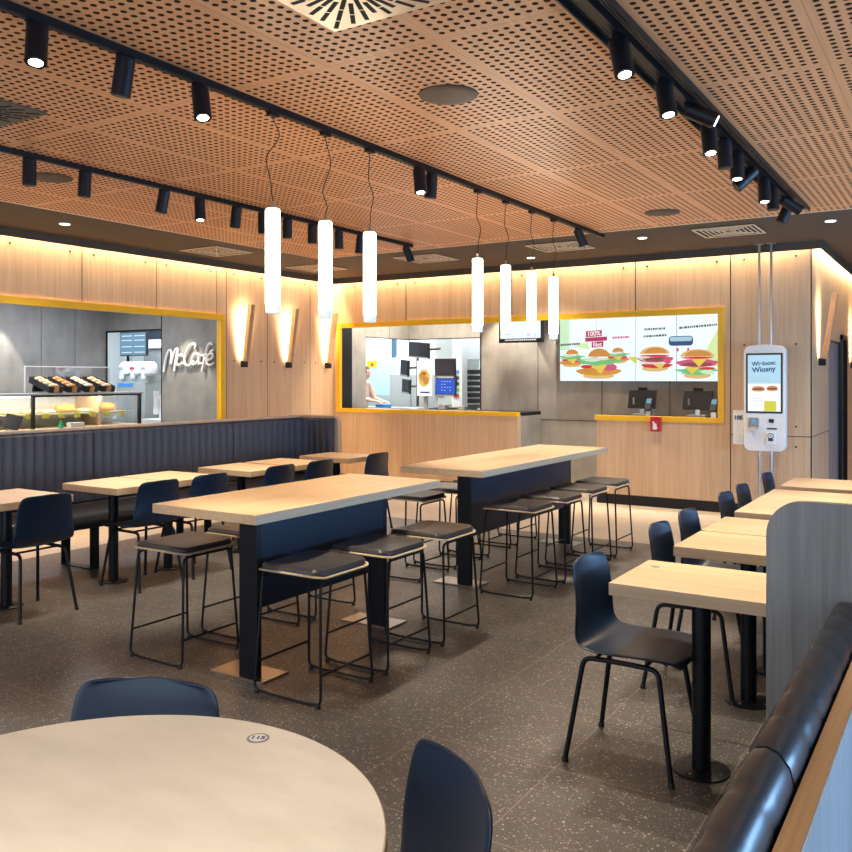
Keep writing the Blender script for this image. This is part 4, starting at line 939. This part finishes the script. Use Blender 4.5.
# person in the kitchen
def person():
    t = thing('person', 'person in a beige top bending over work in the kitchen window', 'person', (-8.99, 12.03, 0), math.radians(0))
    J = {'pelvis': (0, 0, .92), 'spine': (0.02, 0, 1.12), 'chest': (.05, 0, 1.32), 'neck': (.08, 0, 1.46), 'neck2': (.10, 0, 1.53),
         'shl': (.06, .17, 1.40), 'shr': (.06, -.17, 1.40), 'ell': (.16, .22, 1.17), 'elr': (.20, -.20, 1.18), 'wrl': (.38, .15, 1.13), 'wrr': (.42, -.14, 1.14),
         'hipl': (0, .09, .86), 'hipr': (0, -.09, .86), 'knl': (.03, .10, .48), 'knr': (.03, -.10, .48), 'anl': (-.02, .10, .08), 'anr': (-.02, -.10, .08), 'tol': (.14, .10, .04), 'tor': (.14, -.10, .04)}
    Rr = {'pelvis': (.15, .12), 'spine': (.13, .11), 'chest': (.15, .12), 'neck': (.06, .06), 'neck2': (.05, .05), 'shl': (.065, .065), 'shr': (.065, .065), 'ell': (.045, .045), 'elr': (.045, .045), 'wrl': (.028, .028), 'wrr': (.028, .028),
          'hipl': (.09, .09), 'hipr': (.09, .09), 'knl': (.06, .06), 'knr': (.06, .06), 'anl': (.042, .042), 'anr': (.042, .042), 'tol': (.03, .03), 'tor': (.03, .03)}
    Ed = [('pelvis', 'spine'), ('spine', 'chest'), ('chest', 'neck'), ('neck', 'neck2'), ('chest', 'shl'), ('chest', 'shr'), ('shl', 'ell'), ('ell', 'wrl'), ('shr', 'elr'), ('elr', 'wrr'), ('pelvis', 'hipl'), ('pelvis', 'hipr'), ('hipl', 'knl'), ('hipr', 'knr'), ('knl', 'anl'), ('knr', 'anr'), ('anl', 'tol'), ('anr', 'tor')]
    def skin(name, keys, edges, mat, par, grow=0, lv=2):
        ix = {k: i for i, k in enumerate(keys)}; me = bpy.data.meshes.new(name); me.from_pydata([J[k] for k in keys], [(ix[a], ix[b]) for a, b in edges], [])
        me.materials.append(M[mat]); o = bpy.data.objects.new(name, me); COL.objects.link(o); o.parent = par
        md = o.modifiers.new('skin', 'SKIN'); sv = me.skin_vertices[0].data
        for k, i in ix.items(): sv[i].radius = tuple(r + grow for r in Rr[k]); sv[i].use_root = (i == 0)
        s = o.modifiers.new('sub', 'SUBSURF'); s.levels = lv; s.render_levels = lv
        md.use_smooth_shade = True
        return o
    # hands: palm and fingers in one body with the arms
    for s, sy in (('l', 1), ('r', -1)):
        w = Vector(J['wr' + s]); p = w + Vector((.07, -.01 * sy, -.01)); J['pa' + s] = tuple(p); Rr['pa' + s] = (.030, .018); Ed.append(('wr' + s, 'pa' + s))
        for f in range(4):
            a = p + Vector((.035, sy * (-.024 + .016 * f), -.004)); b = a + Vector((.032, 0, -.018)); c = b + Vector((.012 + .004 * (f in (1, 2)), 0, -.022))
            for nme, q in (('a', a), ('b', b), ('c', c)): J[f'f{s}{f}{nme}'] = tuple(q); Rr[f'f{s}{f}{nme}'] = (.008, .008)
            Ed += [('pa' + s, f'f{s}{f}a'), (f'f{s}{f}a', f'f{s}{f}b'), (f'f{s}{f}b', f'f{s}{f}c')]
        a = w + Vector((.035, -sy * .035, -.01)); b = a + Vector((.035, -sy * .008, -.02))
        J['t' + s + 'a'] = tuple(a); J['t' + s + 'b'] = tuple(b); Rr['t' + s + 'a'] = (.010, .010); Rr['t' + s + 'b'] = (.008, .008); Ed += [('wr' + s, 't' + s + 'a'), ('t' + s + 'a', 't' + s + 'b')]
    skin('body', list(J.keys()), Ed, 'skin', t)
    skin('shirt', ['spine', 'pelvis', 'chest', 'shl', 'shr'], [('pelvis', 'spine'), ('spine', 'chest'), ('chest', 'shl'), ('chest', 'shr')], 'shirt', t, .016)
    skin('trousers', ['pelvis', 'hipl', 'hipr', 'knl', 'knr', 'anl', 'anr'], [('pelvis', 'hipl'), ('pelvis', 'hipr'), ('hipl', 'knl'), ('hipr', 'knr'), ('knl', 'anl'), ('knr', 'anr')], 'trouser', t, .016)
    hc = Vector((.13, 0, 1.615))
    bm = bmesh.new(); bmesh.ops.create_uvsphere(bm, u_segments=24, v_segments=16, radius=1)
    for v in bm.verts:
        v.co = Vector((v.co.x * .095, v.co.y * .075, v.co.z * .115))
        if v.co.z < -.03: v.co.x *= 1 + .1 * 0; v.co.y *= .82
    h = ob('head', bm, 'skin', t, smooth=True, loc=hc)
    bm = bmesh.new(); bmesh.ops.create_uvsphere(bm, u_segments=24, v_segments=16, radius=1)
    bmesh.ops.delete(bm, geom=[v for v in bm.verts if v.co.z < -.1 and v.co.x > -.2 or (v.co.x > .72 and v.co.z < .45)], context='VERTS')
    for v in bm.verts: v.co = Vector((v.co.x * .104 - .006, v.co.y * .084, v.co.z * .122 + .004))
    ob('hair', bm, 'hair', h, smooth=True)
    bm = bmesh.new(); lathe(bm, [(.004, .02), (.014, -.02)], (.098, 0, -.005), 8); ob('nose', bm, 'skin', h)
    bm = bmesh.new()
    for s in (-1, 1): lathe(bm, [(.005, 0), (.014, .004), (.01, .012)], (0, s * .072, -.01), 10, Matrix.Rotation(-s * PI / 2, 4, 'X'))
    ob('ears', bm, 'skin', h)
    bm = bmesh.new()
    for s in (-1, 1): box(bm, .084, .089, s * .03 - .01, s * .03 + .01, .008, .016)
    ob('eyes', bm, 'black', h); bx('mouth', (.074, .080, -.022, .022, -.062, -.056), 'red', h)
person()
tag(bx('blue_container', (-8.58, -8.36, 11.93, 12.10, 1.021, 1.085), 'bluecloth', bevel=.01), 'blue container on the pass counter under the person\'s hands', 'container')

# ------------------------------------------------------------------ lights
def area(name, loc, rot, sx, sy, power, col, spread=None):
    l = bpy.data.lights.new(name, 'AREA'); l.shape = 'RECTANGLE'; l.size = sx; l.size_y = sy; l.energy = power; l.color = col
    if spread: l.spread = spread
    o = bpy.data.objects.new(name, l); COL.objects.link(o); o.location = loc; o.rotation_euler = rot; return o
def spotl(name, loc, d, power, col, ang=50, blend=.5, r=.03):
    l = bpy.data.lights.new(name, 'SPOT'); l.energy = power; l.color = col; l.spot_size = math.radians(ang); l.spot_blend = blend; l.shadow_soft_size = r
    o = bpy.data.objects.new(name, l); COL.objects.link(o); o.location = loc; o.rotation_euler = Vector(d).to_track_quat('-Z', 'Y').to_euler(); return o
WARM = (1, .74, .44); WH = (1, .86, .66); COOL = (.30, .58, 1.0)
COVE = 17.0
area('cove_led_left', (XL + .04, 3.6, 3.08), (0, 0, 0), .05, 12.8, COVE * 12.8, WARM)
area('cove_led_back', ((XL + XR) / 2, YB - .04, 3.08), (0, 0, 0), 6.4, .05, COVE * 6.4, WARM)
area('cove_led_right', (XR + .04, 12.4, 3.08), (0, 0, 0), .05, 4.6, COVE * 4.6, WARM)
for x, y in SCN: area('sconce_led', (x + .045 + .055 + .002, y, 2.115), (0, PI / 2 + math.radians(8.5), 0), .68, .03, 4.5, (1, .74, .46))
for w, d in SPOTS: spotl('spot_beam', w, d, 90, WH, 60, .6)
for x, y in DL: spotl('downlight_beam', (x, y, ZC - .03), (0, 0, -1), 60, WH, 110, .8)
# tables get pendant light, plus these added spots that have no lit fitting
for y in (-1.2, -.2, .9):
    spotl('table_fill_spot', (XT3, y, 2.75), (.25, .1, -1), 60, WH, 75, .6); spotl('table_fill_spot', (XT1, y, 2.75), (-.1, .1, -1), 105, WH, 75, .6)
for y in (3.4, 4.4, 5.4, 6.4): spotl('table_fill_spot', (XT2 + .3, y, 2.74), (-.25, 0, -1), 75, WH, 70, .6)
spotl('table_fill_spot', (XT1, 5.05, 2.72), (.05, .62, -1), 150, WH, 55, .6, .15); spotl('table_fill_spot', (XT1, 7.55, 2.72), (-.1, -.35, -1), 130, WH, 55, .6, .15); spotl('table_fill_spot', (XT1, 2.55, 2.72), (-.05, .62, -1), 120, WH, 50, .6, .15)
# cafe wall washers and case
spotl('cafe_spot', (-8.75, 7.45, 2.62), (0, .28, -1), 70, (1, .88, .68), 50, .25)
for y in (4.6, 5.4, 6.3): spotl('cafe_spot', (-10.1, y, 2.62), (-.22, 0, -1), 75, (1, .9, .74), 48, .3)
area('cafe_ceiling_light', (-9.2, 5.5, 2.64), (0, 0, 0), 1.2, 3.5, 60, (.95, .95, 1))
area('pantry_light', (-10.6, 8.7, 2.68), (0, 0, 0), 1.6, 1.0, 55, (.85, .94, 1))
area('kitchen_light', (-8.6, 13.1, 2.88), (0, 0, 0), 5, 2, 150, (.9, .96, 1)); area('kitchen_light', (-9.3, 11.3, 2.88), (0, 0, 0), 2, 1.8, 60, (.9, .96, 1))
for x in (-6.6, -5.4, -4.4, -3.4, -2.6): spotl('recess_spot', (x, 10.40, 2.72), (0, .22, -1), 85, (1, .9, .74), 85, .6)
area('recess_fill', (-7.0, 11.0, 2.73), (0, 0, 0), 1.6, 1.4, 45, (1, .9, .76))  # added to brighten the dark header; no fitting stands for it
# daylight through the facade
area('daylight_side', (2.95, 6.2, 1.16), (0, PI / 2, 0), .55, 6.5, 230, COOL)
area('case_light', (-8.84, 5.9, 1.31), (0, .35, 0), .06, 2.4, 9, (1, .85, .6))
area('daylight_behind', (-2.2, -2.95, 1.45), (PI / 2, 0, 0), 9.5, 2.5, 110, (.66, .82, 1.0))

w = bpy.data.worlds.new('world'); SC.world = w; w.use_nodes = True
bg = w.node_tree.nodes['Background']; bg.inputs[0].default_value = (.62, .78, 1.0, 1); bg.inputs[1].default_value = .30

# ------------------------------------------------------------------ camera
F = 859.0
cam = bpy.data.cameras.new('camera'); cam.sensor_width = 36; cam.sensor_fit = 'HORIZONTAL'; cam.lens = 36 * F / 852; cam.shift_y = -48 / 852; cam.clip_start = .05
co = bpy.data.objects.new('camera', cam); COL.objects.link(co); co.location = (0, 0, 1.53)
co.rotation_euler = (PI / 2, 0, math.atan((970 - 426) / F)); SC.camera = co
SC.view_settings.view_transform = 'Standard'; SC.view_settings.look = 'None'; SC.view_settings.gamma = 1; SC.view_settings.use_curve_mapping = False
SC.view_settings.exposure = 0.60
cy = SC.cycles; cy.use_denoising = True; cy.max_bounces = 8; cy.diffuse_bounces = 4; cy.glossy_bounces = 4; cy.transmission_bounces = 6; cy.sample_clamp_indirect = 6; cy.caustics_reflective = False; cy.caustics_refractive = False
